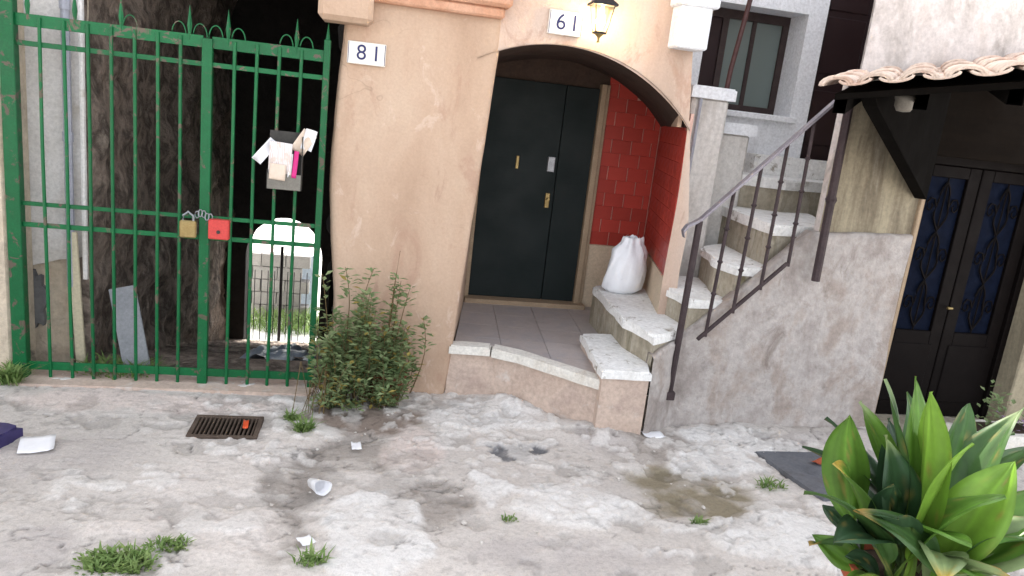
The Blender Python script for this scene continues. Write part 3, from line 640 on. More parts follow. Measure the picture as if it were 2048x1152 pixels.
def barrel(s, t0, t1, w0, up, lift):
    P = []
    for j in range(4):
        t = t0+(t1-t0)*j/3; c = rf(s, t); e = (rf(min(1.08, s+.01), t)-rf(s-.01, t)).normalized()
        ax = (rf(s, t+.01)-rf(s, t-.01)).normalized(); nrm = e.cross(ax).normalized(); nrm = nrm if nrm.z > 0 else -nrm
        wd_ = w0*(1.08-.16*j/3)*(.8+.45*(rf(s+.03, t)-rf(s-.03, t)).length/.09); row = []
        for k in range(9):
            a = math.pi*k/8
            row.append(c + e*(-math.cos(a)*wd_) + nrm*((math.sin(a) if up else -math.sin(a)*.6)*wd_*.5 + lift + .012*(1-j/3)))
        P.append(row)
    return P
for q in range(NTL+1):
    s = q/NTL
    for (t0, t1) in ((-.05, .42), (.36, .76), (.70, 1.02)):
        if q < NTL:
            cp(MB().grid(barrel(s+.5/NTL, t0, t1, .062, False, .02)).build('roof_tile', 'roof_tile', smooth=True))
        m = MB().grid(barrel(s, t0, t1, .066, True, .0)); m.grid(barrel(s, t0, t1, .055, True, -.0))
        cp(m.build('roof_tile', 'roof_tile', smooth=True))
for o in [o for o in col.objects if o.name.startswith('roof_tile')]:
    md_ = o.modifiers.new('thick', 'SOLIDIFY'); md_.thickness = .014; md_.offset = 0
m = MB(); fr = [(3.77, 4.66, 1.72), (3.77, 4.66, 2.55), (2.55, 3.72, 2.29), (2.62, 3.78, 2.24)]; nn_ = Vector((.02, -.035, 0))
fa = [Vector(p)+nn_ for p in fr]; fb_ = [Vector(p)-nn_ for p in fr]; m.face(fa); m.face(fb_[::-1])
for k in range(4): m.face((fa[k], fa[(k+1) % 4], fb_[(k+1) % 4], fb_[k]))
cp(m.build('side_board', 'shaded_darkwood'))  # guessed board, near black where only deep canopy shade shows
lt = MB().lathe([(.0, -.05), (.035, -.045), (.05, -.02), (.05, .01), (.055, .02), (.055, .035)], (2.78, 3.72, 2.275), 14).build('canopy_light', 'clear_plastic', smooth=True)
tag(lt, 'small round unlit white lamp under the tiled canopy', 'lamp')

# ------------------------------------------------------------------ left house and passage behind the gate
lh = thing('left_house', 'pale grey plastered house with crumbling lower render left of the passage', 'house', (-2.5, 5.35, 0))
def lp(o): o.parent = lh; o.matrix_parent_inverse = Matrix.Translation((2.5, -5.35, 0)); return o
lp(MB().grid(wallgrid(-6, -1.80, -.1, 4.0, 5.37, .06, .02, 2.2, xr=lambda z: -1.80+.03*fb(z*3, 7), seed=8)).build('lower_render', 'broken', smooth=True))
def pl_edge(x): return .60+.30*(x+2.35) + .10*fb(x*4, 6)
lp(MB().grid(wallgrid(-6, -1.815, .5, 8, 5.335, .06, .008, 2.0, zb=lambda x: max(.1, pl_edge(x)) if x > -2.6 else .5, seed=2)).grid([[(x, y_, max(.1, pl_edge(x)) if x > -2.6 else .5) for y_ in (5.335, 5.38)] for x in [-6+.05*i for i in range(84)]]).build('plaster_coat', 'gatewall', smooth=True))
pts = blob(-2.16, .42, .085, .22, 5.325, 5, 30); m = MB(); m.face(pts); back = [(p[0], 5.37, p[2]) for p in pts]
for k in range(30): m.face((pts[k], pts[(k+1) % 30], back[(k+1) % 30], back[k]))
lp(m.build('cement_patch', 'patch_grey'))
lp(MB().box((-6, 5.36, 3.6), (-1.8, 10, 7)).box((-6, 5.42, -1.6), (-1.93, 10, 3.6)).build('upper_wall', 'gatewall'))
lp(MB().box((-6, 4.98, -.1), (-2.15, 5.34, 8), .02).build('gate_pier', 'broken'))
dp = MB().tube([(-1.90, 5.27, .55), (-1.90, 5.27, 4)], .026, 10).tube([(-1.90, 5.27, 1.5), (-1.90, 5.27, 1.56)], .032, 10).tube([(-1.90, 5.27, 2.3), (-1.90, 5.27, 2.36)], .032, 10).build('downpipe', 'pipe')
tag(dp, 'grey downpipe fixed to the pale plaster wall behind the gate', 'pipe')
dp2 = MB().tube([(-1.82, 5.29, .6), (-1.815, 5.29, 4)], .017, 8).build('conduit_pipe', 'gatewall')
tag(dp2, 'thin whitish conduit at the corner of the passage', 'pipe')
plk = MB().box((-1.895, 5.25, -.12), (-1.835, 5.275, .92), .004, Matrix.Rotation(math.radians(-2.5), 3, 'Y')).build('plank', 'cream_wood')
tag(plk, 'narrow cream painted plank upright at the passage corner', 'plank')
pas = thing('vaulted_passage', 'dark vaulted passage running down behind the green gate', 'passage', (-1, 5.4, 0))
def pp_(o): o.parent = pas; o.matrix_parent_inverse = Matrix.Translation((1, -5.4, 0)); return o
fz = lambda y: -.06-1.38*max(0, min(1, (y-5.15)/4.7))
def side(xf, xb, sgn, seed):
    P = []
    for i in range(61):
        y = 5.345+(10.02-5.345)*i/60; x = xf+(xb-xf)*i/60; row = []
        for j in range(70):
            z = -1.6+(3.05+1.6)*j/69
            q = fb(y*2.2+seed, z*3)*.22+fb(y*6+seed, z*9)*.09
            row.append((x+sgn*q*min(1, i/3+.2), y, z))
        P.append(row)
    return P
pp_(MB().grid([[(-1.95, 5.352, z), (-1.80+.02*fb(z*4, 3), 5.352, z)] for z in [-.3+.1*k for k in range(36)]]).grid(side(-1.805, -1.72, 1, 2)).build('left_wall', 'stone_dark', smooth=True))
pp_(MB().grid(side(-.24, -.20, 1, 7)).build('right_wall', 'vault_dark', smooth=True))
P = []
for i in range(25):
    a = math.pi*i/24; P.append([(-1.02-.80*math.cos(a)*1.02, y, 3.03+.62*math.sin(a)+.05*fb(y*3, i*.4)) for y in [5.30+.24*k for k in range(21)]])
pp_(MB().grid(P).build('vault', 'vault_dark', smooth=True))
pp_(MB().box((-1.83, 5.32, 3.62), (-.25, 5.6, 8)).build('front_wall', 'gatewall'))
# stepped floor going down
nst = 9
for k in range(nst):
    y0 = 5.12+k*.52; z1 = -.05-k*.155
    pp_(slab([(-1.95, y0), (-.15, y0), (-.15, y0+.56), (-1.95, y0+.56)], z1-.3, z1, 'floor_step', 'stone_dark', bev=.02, wob=.01))
# far end wall with its arched opening
AXC, AHW, ASP, ATP = -1.03, .475, -.17, .35
def aro(x): return ASP + (ATP-ASP)*math.sqrt(max(0, 1-((x-AXC)/AHW)**2))
m = MB(); N = 28
inner = [(AXC-AHW, -1.6)] + [(AXC-AHW*math.cos(math.pi*k/N), ASP+(ATP-ASP)*math.sin(math.pi*k/N)+.03*fb(k*.7, 3)) for k in range(N+1)] + [(AXC+AHW, -1.6)]
outer = []
for (x, z) in inner:
    if z <= ASP+.001: outer.append((-2.0 if x < AXC else 0.0, z))
    else:
        f = (x-AXC)/AHW; outer.append((AXC+1.0*f, 4.2))
for y_ in (9.9, 10.25):
    for k in range(len(inner)-1): m.face([(inner[k][0], y_, inner[k][1]), (inner[k+1][0], y_, inner[k+1][1]), (outer[k+1][0], y_, outer[k+1][1]), (outer[k][0], y_, outer[k][1])])
for k in range(len(inner)-1): m.face([(inner[k][0], 9.9, inner[k][1]), (inner[k+1][0], 9.9, inner[k+1][1]), (inner[k+1][0], 10.25, inner[k+1][1]), (inner[k][0], 10.25, inner[k][1])])
m.face([(-2.0, 9.9, -.17), (AXC-1, 9.9, 4.2), (-6, 9.9, 8), (-6, 9.9, -.17)])
pp_(m.build('end_wall', 'vault_dark'))
pp_(MB().box((-6.2, 10.0, 2.0), (6, 10.2, 8)).build('back_wall', 'gatewall'))
# iron railing in the far arch
far = thing('far_railing', 'thin black iron bars across the bright arch of the passage', 'railing', (AXC, 10.05, -1.45))
for k in range(12):
    x = -.46+k*.083; o = MB().tube([(x, 0, 0), (x, 0, 1.06 if k != 5 else 1.40)], .006 if k != 5 else .022, 6).build('bar' if k != 5 else 'post', 'black', far)
MB().box((-.48, -.006, .06), (.48, .006, .09)).build('rail', 'black', far)
# outside things seen through the arch
blk = thing('block_wall', 'low grey block wall in the sunlight beyond the passage arch', 'wall', (-1.9, 11.6, -1.5))
for r in range(5):
    for c in range(3):
        w0 = .36; x = c*w0-(r % 2)*.12
        MB().box((x+.005, 0, r*.2+.005), (x+w0-.005, .2, r*.2+.195), .006).build('block', 'block', blk)
tag(MB().box((-1.02, 11.9, -1.5), (-.72, 12.15, -.55), .01).build('water_tank', 'plastic_blue'), 'pale blue tank standing beside the low block wall', 'tank')
def leaf(mb, p, d, up, L, W):
    d = d.normalized(); s = d.cross(up).normalized(); n = s.cross(d)
    a = p; b = p+d*L*.5+s*W*.5+n*L*.08; c = p+d*L; e = p+d*L*.5-s*W*.5+n*L*.08; mid = p+d*L*.52-n*L*.02
    A, B, C_, E_, M_ = [mb.bm.verts.new(v) for v in (a, b, c, e, mid)]
    mb.bm.faces.new((A, B, M_)); mb.bm.faces.new((B, C_, M_)); mb.bm.faces.new((C_, E_, M_)); mb.bm.faces.new((E_, A, M_))
def tuft(name, label, loc, n, h, spread, group=None, matn='grass', broad=.006, cat='weed'):
    m = MB()
    for k in range(n):
        a = rnd.uniform(0, 6.28); r = spread*math.sqrt(rnd.random()); bx, by = r*math.cos(a), r*math.sin(a)*.6
        hh = h*rnd.uniform(.4, 1.1); la = rnd.uniform(0, 6.28); ln = hh*rnd.uniform(.5, 1.5); w_ = broad*rnd.uniform(.6, 1.4)
        dx, dy = math.cos(la)*ln, math.sin(la)*ln; pxx, pyy = -math.sin(la)*w_, math.cos(la)*w_
        p0, p1, p2 = Vector((bx, by, -.01)), Vector((bx+dx*.35, by+dy*.35, hh*.65)), Vector((bx+dx, by+dy, hh*.95))
        o_ = Vector((pxx, pyy, 0)); a1, b1_, c1, d1 = [m.bm.verts.new(p) for p in (p0-o_*.6, p0+o_*.6, p1+o_, p1-o_)]; e1 = m.bm.verts.new(p2)
        m.bm.faces.new((a1, b1_, c1, d1)); m.bm.faces.new((d1, c1, e1))
    if cat == 'weed':
        for k in range(n//3):
            a = rnd.uniform(0, 6.28); r = spread*1.2*math.sqrt(rnd.random()); d = Vector((math.cos(a), math.sin(a), rnd.uniform(.1, .7)))
            leaf(m, Vector((r*math.cos(a), r*math.sin(a)*.6, rnd.uniform(0, h*.35))), d, Vector((0, 0, 1)), rnd.uniform(.014, .03), rnd.uniform(.010, .018))
    o = m.build(name, matn, fix=False); o.location = loc; return tag(o, label, cat, group)
tuft('grass_bank', 'bright green grass growing outside the far arch', (-1.0, 11.2, -1.5), 900, .22, .7, cat='grass')

# ------------------------------------------------------------------ the green iron gate
gate = thing('iron_gate', 'tall green iron gate with slim bars and spear tips', 'gate', (-1.2, 5, 0))
GY = 5.0; G = lambda o: (setattr(o, 'parent', gate), setattr(o, 'matrix_parent_inverse', Matrix.Translation((1.2, -5, 0))))[0]
def gp(m, name, mat='gate', smooth=False): o = m.build(name, mat, smooth=smooth); G(o); return o
gp(MB().box((-2.145, GY-.035, -.06), (-2.065, GY+.035, 2.36), .004), 'post')
gp(MB().box((-.335, GY-.018, -.06), (-.295, GY+.018, 2.30), .003), 'post')
gp(MB().box((-1.045, GY-.025, -.02), (-.985, GY+.025, 2.22), .003), 'meeting_stile')
for (z, h) in ((2.20, .07), (2.07, .03), (1.13, .026), (1.00, .03), (.085, .055)):
    for (a, b) in ((-2.065, -1.04), (-.99, -.335)):
        gp(MB().box((a, GY-.006, z-h/2), (b, GY+.006, z+h/2), .002), 'rail')
bars = [-2.065+(1.025)*(k+1)/8 for k in range(7)] + [-.99+.655*(k+1)/5 for k in range(4)]
for x in bars: gp(MB().tube([(x+rnd.uniform(-.003, .003), GY-.010, .0), (x+rnd.uniform(-.004, .004), GY-.010+rnd.uniform(-.003, .003), .6), (x+rnd.uniform(-.005, .005), GY-.010, 1.5), (x, GY-.010, 2.22)], .0108, 8), 'bar')
for x in [-2.0, -1.75, -1.50, -1.12, -.90, -.50, -.315]:
    m = MB(); m.tube([(x, GY, 2.20), (x, GY, 2.24), (x, GY, 2.285), (x, GY, 2.40)], [.009, .010, .016, .001], 6)
    gp(m, 'spear_tip')
for x in (-1.18, -1.06, -.97, -.84, -.56, -.44, -1.45):
    gp(MB().tube([(x+.04*math.cos(a), GY, 2.225+.075*math.sin(a)) for a in [math.pi*k/10 for k in range(11)]], .004, 5), 'scroll')
kerb = slab([(-3.2, 4.86), (-.30, 4.86), (-.27, 5.13), (-3.2, 5.13)], -.12, .012, 'gate_threshold', 'peach_patch', bev=.012, wob=.012); tag(kerb, kind='structure')
# locks
pdl = thing('padlock', 'large brass padlock hanging left of the gate stile', 'padlock', (-1.10, 4.955, 1.0))
MB().box((-.055, -.018, 0), (.045, .018, .11), .008).build('body', 'brass', pdl)
MB().tube([(-.035, 0, .10), (-.035, 0, .14), (-.005, 0, .165), (.025, 0, .14), (.025, 0, .10)], .008, 8).build('shackle', 'steel', pdl)
rb = thing('lock_box', 'red painted lock box on the gate right of the stile', 'lock box', (-.92, 4.955, 1.005))
MB().box((-.062, -.025, 0), (.062, .03, .125), .006).build('case', 'redbox', rb)
MB().tube([(0, -.027, .05), (0, -.03, .05)], .012, 10).build('keyhole', 'dark_plastic', rb)
m = MB()
for k in range(5):
    c = Vector((-1.055+.02*k, 4.965-.006*(k % 2), 1.15+.012*math.sin(k*1.3))); m.tube([c+Vector((.012*math.cos(a), .006*math.sin(a)*(k % 2), .022*math.sin(a))) for a in [2*math.pi*j/10 for j in range(11)]], .004, 5)
tag(m.build('chain', 'steel'), 'short steel chain looped round the gate stile', 'chain')
# letter basket with leaflets
lb = thing('letter_basket', 'dark letter holder hung on the gate and stuffed with leaflets', 'letter box', (-.53, 4.945, 1.36))
MB().box((-.105, -.03, 0), (.10, .035, .012), .002).box((-.105, .030, 0), (.10, .036, .36), .002).build('back', 'dark_plastic', lb)
MB().box((-.105, -.034, 0), (.10, -.028, .10), .002).build('front', 'clear_plastic', lb)
MB().box((-.108, -.034, 0), (-.103, .036, .12), .001).box((.098, -.034, 0), (.103, .036, .34), .001).build('side', 'dark_plastic', lb)
def sheet(label, w_, h_, loc, rx, ry, mat, curl=.02, seed=0):
    P = []
    for i in range(9):
        u = i/8-.5; P.append([(u*w_, curl*math.cos(u*3+seed)+curl*.8*math.sin(v/8*3.5+seed*2)*(1+u), v/8*h_) for v in range(9)])
    o = MB().grid(P).build('leaflet', mat, smooth=True); md_ = o.modifiers.new('thick', 'SOLIDIFY'); md_.thickness = .002
    o.location = loc; o.rotation_euler = (rx, ry, 0); return tag(o, label, 'leaflet', 'leaflets in the letter holder')
sheet('creased white leaflet standing upright in the letter holder', .14, .27, (-.565, 4.922, 1.385), .06, .03, 'printed', .012, 1)
sheet('beige printed leaflet at the front of the letter holder', .10, .10, (-.575, 4.906, 1.42), .05, .05, 'printbrown', .004, 2)
sheet('narrow magenta leaflet at the edge of the letter holder', .028, .17, (-.475, 4.912, 1.44), .05, .08, 'pink', .003, 3)
sheet('narrow white folded leaflet beside the magenta one', .022, .16, (-.503, 4.913, 1.43), .05, .06, 'paper', .003, 4)
sheet('curled pinkish leaflet sticking up from the letter holder', .09, .15, (-.465, 4.93, 1.60), -.1, .55, 'printbrown', .03, 5)
sheet('folded white leaflet poking out above the letter holder', .07, .13, (-.41, 4.92, 1.62), .0, .25, 'paper', .03, 6)
sheet('limp grey white leaflet drooping out of the letter holder', .06, .17, (-.60, 4.92, 1.66), .1, -2.5, 'paper', .02, 7)

# grey board and debris in the passage
bd = MB().box((-.075, -.012, 0), (.095, .012, .66), .004).build('grey_board', 'slabgrey'); bd.location = (-1.47, 5.20, -.08); bd.rotation_euler = (math.radians(-20), math.radians(-13), math.radians(8))
tag(bd, 'flat grey board leaning behind the gate bars', 'board')
P = []
for i in range(25):
    P.append([(-1.02+.75*i/24, 5.9+1.2*j/12, -.02-.155*min(8, max(0, (8.2+1.0*j/12-2.3-5.12)/.52))+.06+.22*max(0, fb(i*.3, j*.35)+.25)*(1-abs(i/12-1)**4)) for j in range(13)])
tag(MB().grid(P).build('plastic_sheet', 'plastic_blue', smooth=True), 'crumpled pale blue plastic sheet on the passage floor', 'plastic sheet')

# ------------------------------------------------------------------ number plates and lantern
def plate(name, label, loc, w_, h_, txt, size, tilt=0):
    t = thing(name, label, 'number plate', loc)
    t.rotation_euler = (0, tilt, 0)
    MB().box((-w_/2, -.012, -h_/2), (w_/2, .02, h_/2), .004).build('plaque', 'ceramic', t)
    for xe in (-w_/2+.004, w_/2-.008): MB().box((xe, -.0135, -h_/2+.006), (xe+.004, -.011, h_/2-.006)).build('border', 'blue', t)
    for q, ch in enumerate(txt):
        fc = bpy.data.curves.new('numeral', 'FONT'); fc.body = ch; fc.size = size; fc.align_x = 'CENTER'; fc.align_y = 'CENTER'; fc.extrude = .001
        tmp = bpy.data.objects.new('tmp', fc); col.objects.link(tmp); dg = bpy.context.evaluated_depsgraph_get()
        me = bpy.data.meshes.new_from_object(tmp.evaluated_get(dg)); bpy.data.objects.remove(tmp); bpy.data.curves.remove(fc)
        o = bpy.data.objects.new('numeral', me); col.objects.link(o); o.parent = t; o.location = ((-.032, .058)[q], -.014, 0); o.rotation_euler = (math.pi/2, 0, 0); me.materials.append(MT['blue'])
    return t
plate('house_number_plate', 'white glazed number plate under the corner corbel', (-.075, 4.978, 2.245), .235, .135, '81', .13)
plate('house_number_plate', 'white number plate lit by the glowing wall lantern', (1.165, 4.978, 2.585), .225, .15, '61', .14)
lan = thing('wall_lantern', 'lit black wall lantern glowing yellow above the porch arch', 'lantern', (1.37, 4.88, 2.53))
m = MB(); top = [(-.062, -.062), (.062, -.062), (.062, .062), (-.062, .062)]; bot = [(-.034, -.034), (.034, -.034), (.034, .034), (-.034, .034)]
for k in range(4): m.face([(*bot[k], .02), (*bot[(k+1) % 4], .02), (*top[(k+1) % 4], .175), (*top[k], .175)])
m.build('glass', 'lglass', lan)
m = MB()
for k in range(4): m.tube([(*bot[k], .01), (*top[k], .18)], .004, 5)
m.box((-.038, -.038, .008), (.038, .038, .02)); m.build('frame', 'black', lan)
MB().lathe([(.012, -.045), (.006, -.03), (.012, -.012), (.03, .006), (.03, .01)], (0, 0, 0), 10).build('finial', 'brass', lan)
m = MB(); cp_ = [(-.08, -.08), (.08, -.08), (.08, .08), (-.08, .08)]; m.prism(cp_, .178, .19)
for k in range(4): m.face([(*cp_[k], .19), (*cp_[(k+1) % 4], .19), (0, 0, .26)])
m.build('cap', 'black', lan)
MB().tube([(0, 0, .25), (0, .02, .30), (0, .09, .31), (0, .125, .27)], .007, 6).box((-.025, .11, .2), (.025, .13, .33), .003).build('bracket', 'black', lan)
MB().lathe([(.004, .04), (.014, .05), (.026, .085), (.022, .115), (.010, .14), (.008, .17)], (0, 0, 0), 12).build('bulb', 'bulb', lan, smooth=True)
pld = bpy.data.lights.new('lantern_light', 'POINT'); pld.energy = 12; pld.color = (1, .66, .30); pld.shadow_soft_size = .03
plo = bpy.data.objects.new('lantern_light', pld); col.objects.link(plo); plo.location = (1.37, 4.88, 2.615)

# ------------------------------------------------------------------ bag on the porch bench step
def bag():
    m = MB(); rings = []; n = 40
    prof = [(.02, .0), (.10, .004), (.145, .04), (.150, .11), (.142, .19), (.125, .28), (.108, .34), (.085, .385), (.070, .41), (.066, .44), (.060, .455)]
    for i, (r, z) in enumerate(prof):
        row = []
        for k in range(n):
            a = 2*math.pi*k/n; f = 1+.35*fb(math.cos(a)*2.2+i*.3, math.sin(a)*2.2+z*5)+.34*fb(k*.55, i*.35)*(1 if i > 1 else 0)
            if i >= 6: f *= 1+.16*math.sin(a*7+i*.3)
            row.append(m.bm.verts.new((r*f*math.cos(a)*1.15+.10*z, r*f*math.sin(a)*.8, z+(.05*fb(k*.45, i*.8) if i > 6 else 0))))
        rings.append(row)
    for i in range(len(rings)-1):
        for k in range(n): m.bm.faces.new((rings[i][k], rings[i][(k+1) % n], rings[i+1][(k+1) % n], rings[i+1][k]))
    m.bm.faces.new(rings[0][::-1])
    return m.build('plastic_bag', 'plasticbag', smooth=True)
o = bag(); o.location = (2.03, 5.62, .682); tag(o, 'knotted white plastic bag standing on the stone step by the red tiles', 'bag')

# ------------------------------------------------------------------ wild bush at the foot of the pillar, with a clay pot in it
pot = thing('clay_pot', 'terracotta flowerpot half hidden in the bush by the pillar', 'flowerpot', (.19, 4.86, .0))
MB().lathe([(.09, 0), (.12, .16), (.125, .17), (.14, .175), (.14, .215), (.12, .215), (.11, .18)], (0, 0, 0), 22).build('pot', 'oldclay', pot, smooth=False)
MB().lathe([(.0, .17), (.113, .17), (.113, .185), (0, .19)], (0, 0, 0), 16).build('soil', 'soil', pot)
bush = thing('wild_bush', 'bushy green wall weed growing against the foot of the peach pillar', 'bush', (.05, 4.8, 0))
stems = MB(); fol = MB(); dry = MB()
def bstem(base, tip, nleaf, L, r=.004, start=.18, frac_dry=.06):
    b, t = Vector(base), Vector(tip); sag = Vector((rnd.uniform(-.05, .05), rnd.uniform(-.05, .02), rnd.uniform(-.02, .05)))
    pts = [b.lerp(t, k/6)+sag*math.sin(math.pi*k/6) for k in range(7)]
    stems.tube(pts, [r*(1-.1*k) for k in range(7)], 5)
    for k in range(nleaf):
        f = start+(1-start)*(k/nleaf)**.9; i = min(5, int(f*6)); q = f*6-i; p = pts[i].lerp(pts[i+1], q)
        a = rnd.uniform(0, 6.28); d = Vector((math.cos(a), math.sin(a)*.9, rnd.uniform(-.35, .55))); off = d*rnd.uniform(.0, .03)
        leaf(dry if rnd.random() < frac_dry else fol, p+off, d+Vector((0, 0, .1)), Vector((rnd.uniform(-.3, .3), rnd.uniform(-.3, .3), 1)), L*rnd.uniform(.6, 1.25), L*rnd.uniform(.4, .65))
for k in range(64):
    bx = rnd.uniform(-.22, .30); by = rnd.uniform(4.72, 4.95)
    dx = (bx-.04)*rnd.uniform(-.1, .35)+rnd.uniform(-.05, .05); h = rnd.uniform(.38, .82)*(1-.45*abs(bx-.02)/.35)
    bstem((bx, by, -.02), (bx+dx, by-rnd.uniform(.0, .16), h), int(34+h*60), .055, .004)
for k in range(22):     # low skirt
    a = rnd.uniform(math.pi, 2*math.pi); bx = rnd.uniform(-.2, .3)
    bstem((bx, 4.76, -.02), (bx+.12*math.cos(a), 4.76+.24*math.sin(a), rnd.uniform(.03, .26)), 34, .046, .003, .05, .15)
for (b, t, nl) in (((.16, 4.84, .3), (.20, 4.72, .92), 26), ((.20, 4.84, .3), (.235, 4.74, .86), 34), ((.22, 4.84, .3), (.30, 4.74, .84), 24), ((-.2, 4.85, .2), (-.26, 4.80, .86), 20), ((-.1, 4.85, .3), (-.12, 4.78, .92), 30), ((.03, 4.86, .3), (.06, 4.8, .92), 26), ((.36, 4.85, .05), (.40, 4.76, .62), 40)):
    bstem(b, t, nl, .058, .0045, .5, .05)
stems.tube([(.175, 4.85, .25), (.195, 4.76, .8), (.215, 4.74, 1.06)], [.005, .004, .002], 5)
for k in range(10):     # dry drooping stalks toward the drain
    bx = rnd.uniform(-.34, -.12); stems.tube([(bx, 4.8, 0), (bx-.05, 4.7, rnd.uniform(.1, .3)), (bx-.08+rnd.uniform(-.04, .04), 4.55, .01)], .0025, 4)
ob = Matrix.Translation((-.05, -4.8, 0))
for mb, nm, mt in ((stems, 'stems', 'stem'), (fol, 'foliage', 'leaf_bush'), (dry, 'dry_foliage', 'leaf_dry')):
    o = mb.build(nm, mt, bush, fix=(nm == 'stems')); o.matrix_parent_inverse = ob

# ------------------------------------------------------------------ potted broad-leaved plant in the foreground
asp = thing('potted_aspidistra', 'potted plant with long broad glossy green leaves in the foreground', 'potted plant', (1.93, 2.03, .17))
ai = Matrix.Translation((-1.93, -2.03, -.17))
def apart(o): o.parent = asp; o.matrix_parent_inverse = ai; return o
apart(MB().lathe([(.13, 0), (.16, .02), (.185, .36), (.205, .365), (.21, .43), (.19, .43), (.175, .38)], (1.93, 2.03, .17), 28).build('pot', 'terracotta'))
apart(MB().lathe([(0, .37), (.18, .37), (.18, .39), (0, .40)], (1.93, 2.03, .17), 20).build('soil', 'soil'))
def bigleaf(base, tip, width, droop, roll, tone, tipc=None, pet=.25):
    b, t = Vector(base), Vector(tip); d = t-b; L = d.length; up = Vector((0, 0, 1)); dn = d.normalized()
    s0 = dn.cross(up); s0 = s0.normalized() if s0.length > .05 else Vector((1, 0, 0))
    s0 = (Matrix.Rotation(roll, 3, dn) @ s0); nrm = s0.cross(dn).normalized()
    ctrl = b.lerp(t, .55) + nrm*droop*L + s0*rnd.uniform(-.13, .13)*L
    def pt(u): return b*(1-u)**2 + ctrl*2*u*(1-u) + t*u*u
    bm_ = bmesh.new(); NU, NV = 20, 16; vt = [rnd.uniform(.86, 1.1) for _ in range(17)]; bx_ = rnd.uniform(0, 50); tear = rnd.uniform(.5, .95); V = []; colr = []
    for i in range(NU+1):
        u = i/NU; p = pt(u); tg = (pt(min(1, u+.02))-pt(max(0, u-.02))).normalized(); n = s0.cross(tg).normalized(); s = tg.cross(n)
        v_ = max(0, (u-pet)/(1-pet)); wd_ = width*.5*(math.sin(math.pi*min(1, v_**.78))**.85 if v_ > 0 else 0) + .006*(1-u)
        row = []
        for j in range(NV+1):
            q = j/NV*2-1
            fold = abs(q)*wd_*.34 + .012*fb(u*4+bx_, q*1.5+bx_) + .004*math.cos(q*9)*min(1, wd_*20) + .010*math.sin(u*9+q*2+roll*5)*abs(q)
            row.append(bm_.verts.new(p + s*q*wd_ + n*fold))
            c = np.array(tone[:3])*vt[j]*(1.25 if abs(q) < .06 else 1)*(1+.5*fb(u*5+bx_, q*2))
            sp_ = max(0, min(1, (fb(u*9+bx_, q*3+bx_)-.20)*14)); c = c*(1-.6*sp_)+np.array(lin(150,128,70)[:3])*.6*sp_
            if tipc is not None: k_ = max(0, min(1, (u-.87+.12*fb(bx_, q*1.5))/.08)); c = c*(1-k_)+np.array(tipc[:3])*k_
            if u < pet: c = c*.8+np.array(lin(120,130,60)[:3])*.2
            colr.append((*c, 1))
        V.append(row)
    for i in range(NU):
        for j in range(NV): bm_.faces.new((V[i][j], V[i+1][j], V[i+1][j+1], V[i][j+1]))
    me = bpy.data.meshes.new('leaf'); bm_.to_mesh(me); bm_.free(); me.materials.append(MT['leaf_big'])
    at = me.color_attributes.new('tone', 'FLOAT_COLOR', 'POINT'); at.data.foreach_set('color', np.array(colr, np.float32).reshape(-1))
    for p in me.polygons: p.use_smooth = True
    o = bpy.data.objects.new('leaf', me); col.objects.link(o); apart(o); return o
G1, G2, G3, G4, PA = lin(90,128,48), lin(66,98,50), lin(114,152,54), lin(50,76,50), lin(134,152,104)
YE = lin(180,156,72); BR = lin(170,140,80)
bc = lambda dx=0, dy=0: (1.93+dx, 2.03+dy, .55)
# tip, width, droop, roll, tone, tip tone
LV = [((1.85,2.25,1.22), .11, .05, .9, G2, PA), ((1.88,2.15,1.27), .10, .04, -.9, G1, None), ((1.82,2.0,1.27), .17, .05, .35, G3, None), ((1.93,1.90,1.14), .17, .08, -.2, G3, None),
      ((1.41,1.95,.93), .12, .20, .3, G2, None), ((1.57,2.05,.99), .12, .16, -.2, G1, YE), ((1.73,2.2,1.15), .13, .10, .6, G1, PA), ((2.30,2.1,1.19), .13, .08, -.6, G2, PA),
      ((2.42,2.0,.92), .15, .2, .3, G1, None), ((1.76,1.70,.78), .13, .26, .1, PA, YE), ((1.98,1.68,.79), .13, .26, -.3, PA, BR), ((1.64,1.80,.93), .15, .2, .4, G4, None),
      ((2.62,2.3,.95), .13, .2, 0, G2, None), ((1.47,1.84,.82), .12, .25, .1, G4, None), ((1.90,2.25,1.07), .17, .10, .5, G4, None), ((2.04,1.84,.99), .18, .16, -.3, G1, None),
      ((1.64,2.12,1.13), .12, .10, 1.1, G1, None), ((1.76,2.08,1.08), .15, .14, -.9, G4, PA), ((2.16,1.95,1.06), .16, .14, .4, G3, None), ((2.22,2.25,1.14), .13, .1, .7, G2, None),
      ((2.16,1.78,.86), .15, .24, .0, G2, None), ((1.86,1.74,.88), .13, .22, .3, G1, None), ((1.72,2.35,1.02), .12, .12, .2, G4, None), ((2.08,2.4,1.12), .13, .10, .5, G2, None), ((1.58,2.25,.95), .11, .16, .2, G4, None),
      ((2.34,1.86,.86), .15, .2, .4, PA, None), ((2.40,2.2,1.05), .14, .15, -.5, G2, None), ((2.5,1.95,.80), .13, .22, .2, G4, None), ((1.56,1.90,.90), .10, .2, -.6, G2, BR), ((1.70,1.92,.98), .10, .15, 1.0, G4, None)]
for (tp, wdt, dr, rl, tn, tc_) in LV:
    bigleaf(bc(rnd.uniform(-.12, .12), rnd.uniform(-.10, .10)), tp, wdt*1.28, dr*1.3, rl+rnd.uniform(-.3, .3), tn, tc_, rnd.uniform(.18, .30))
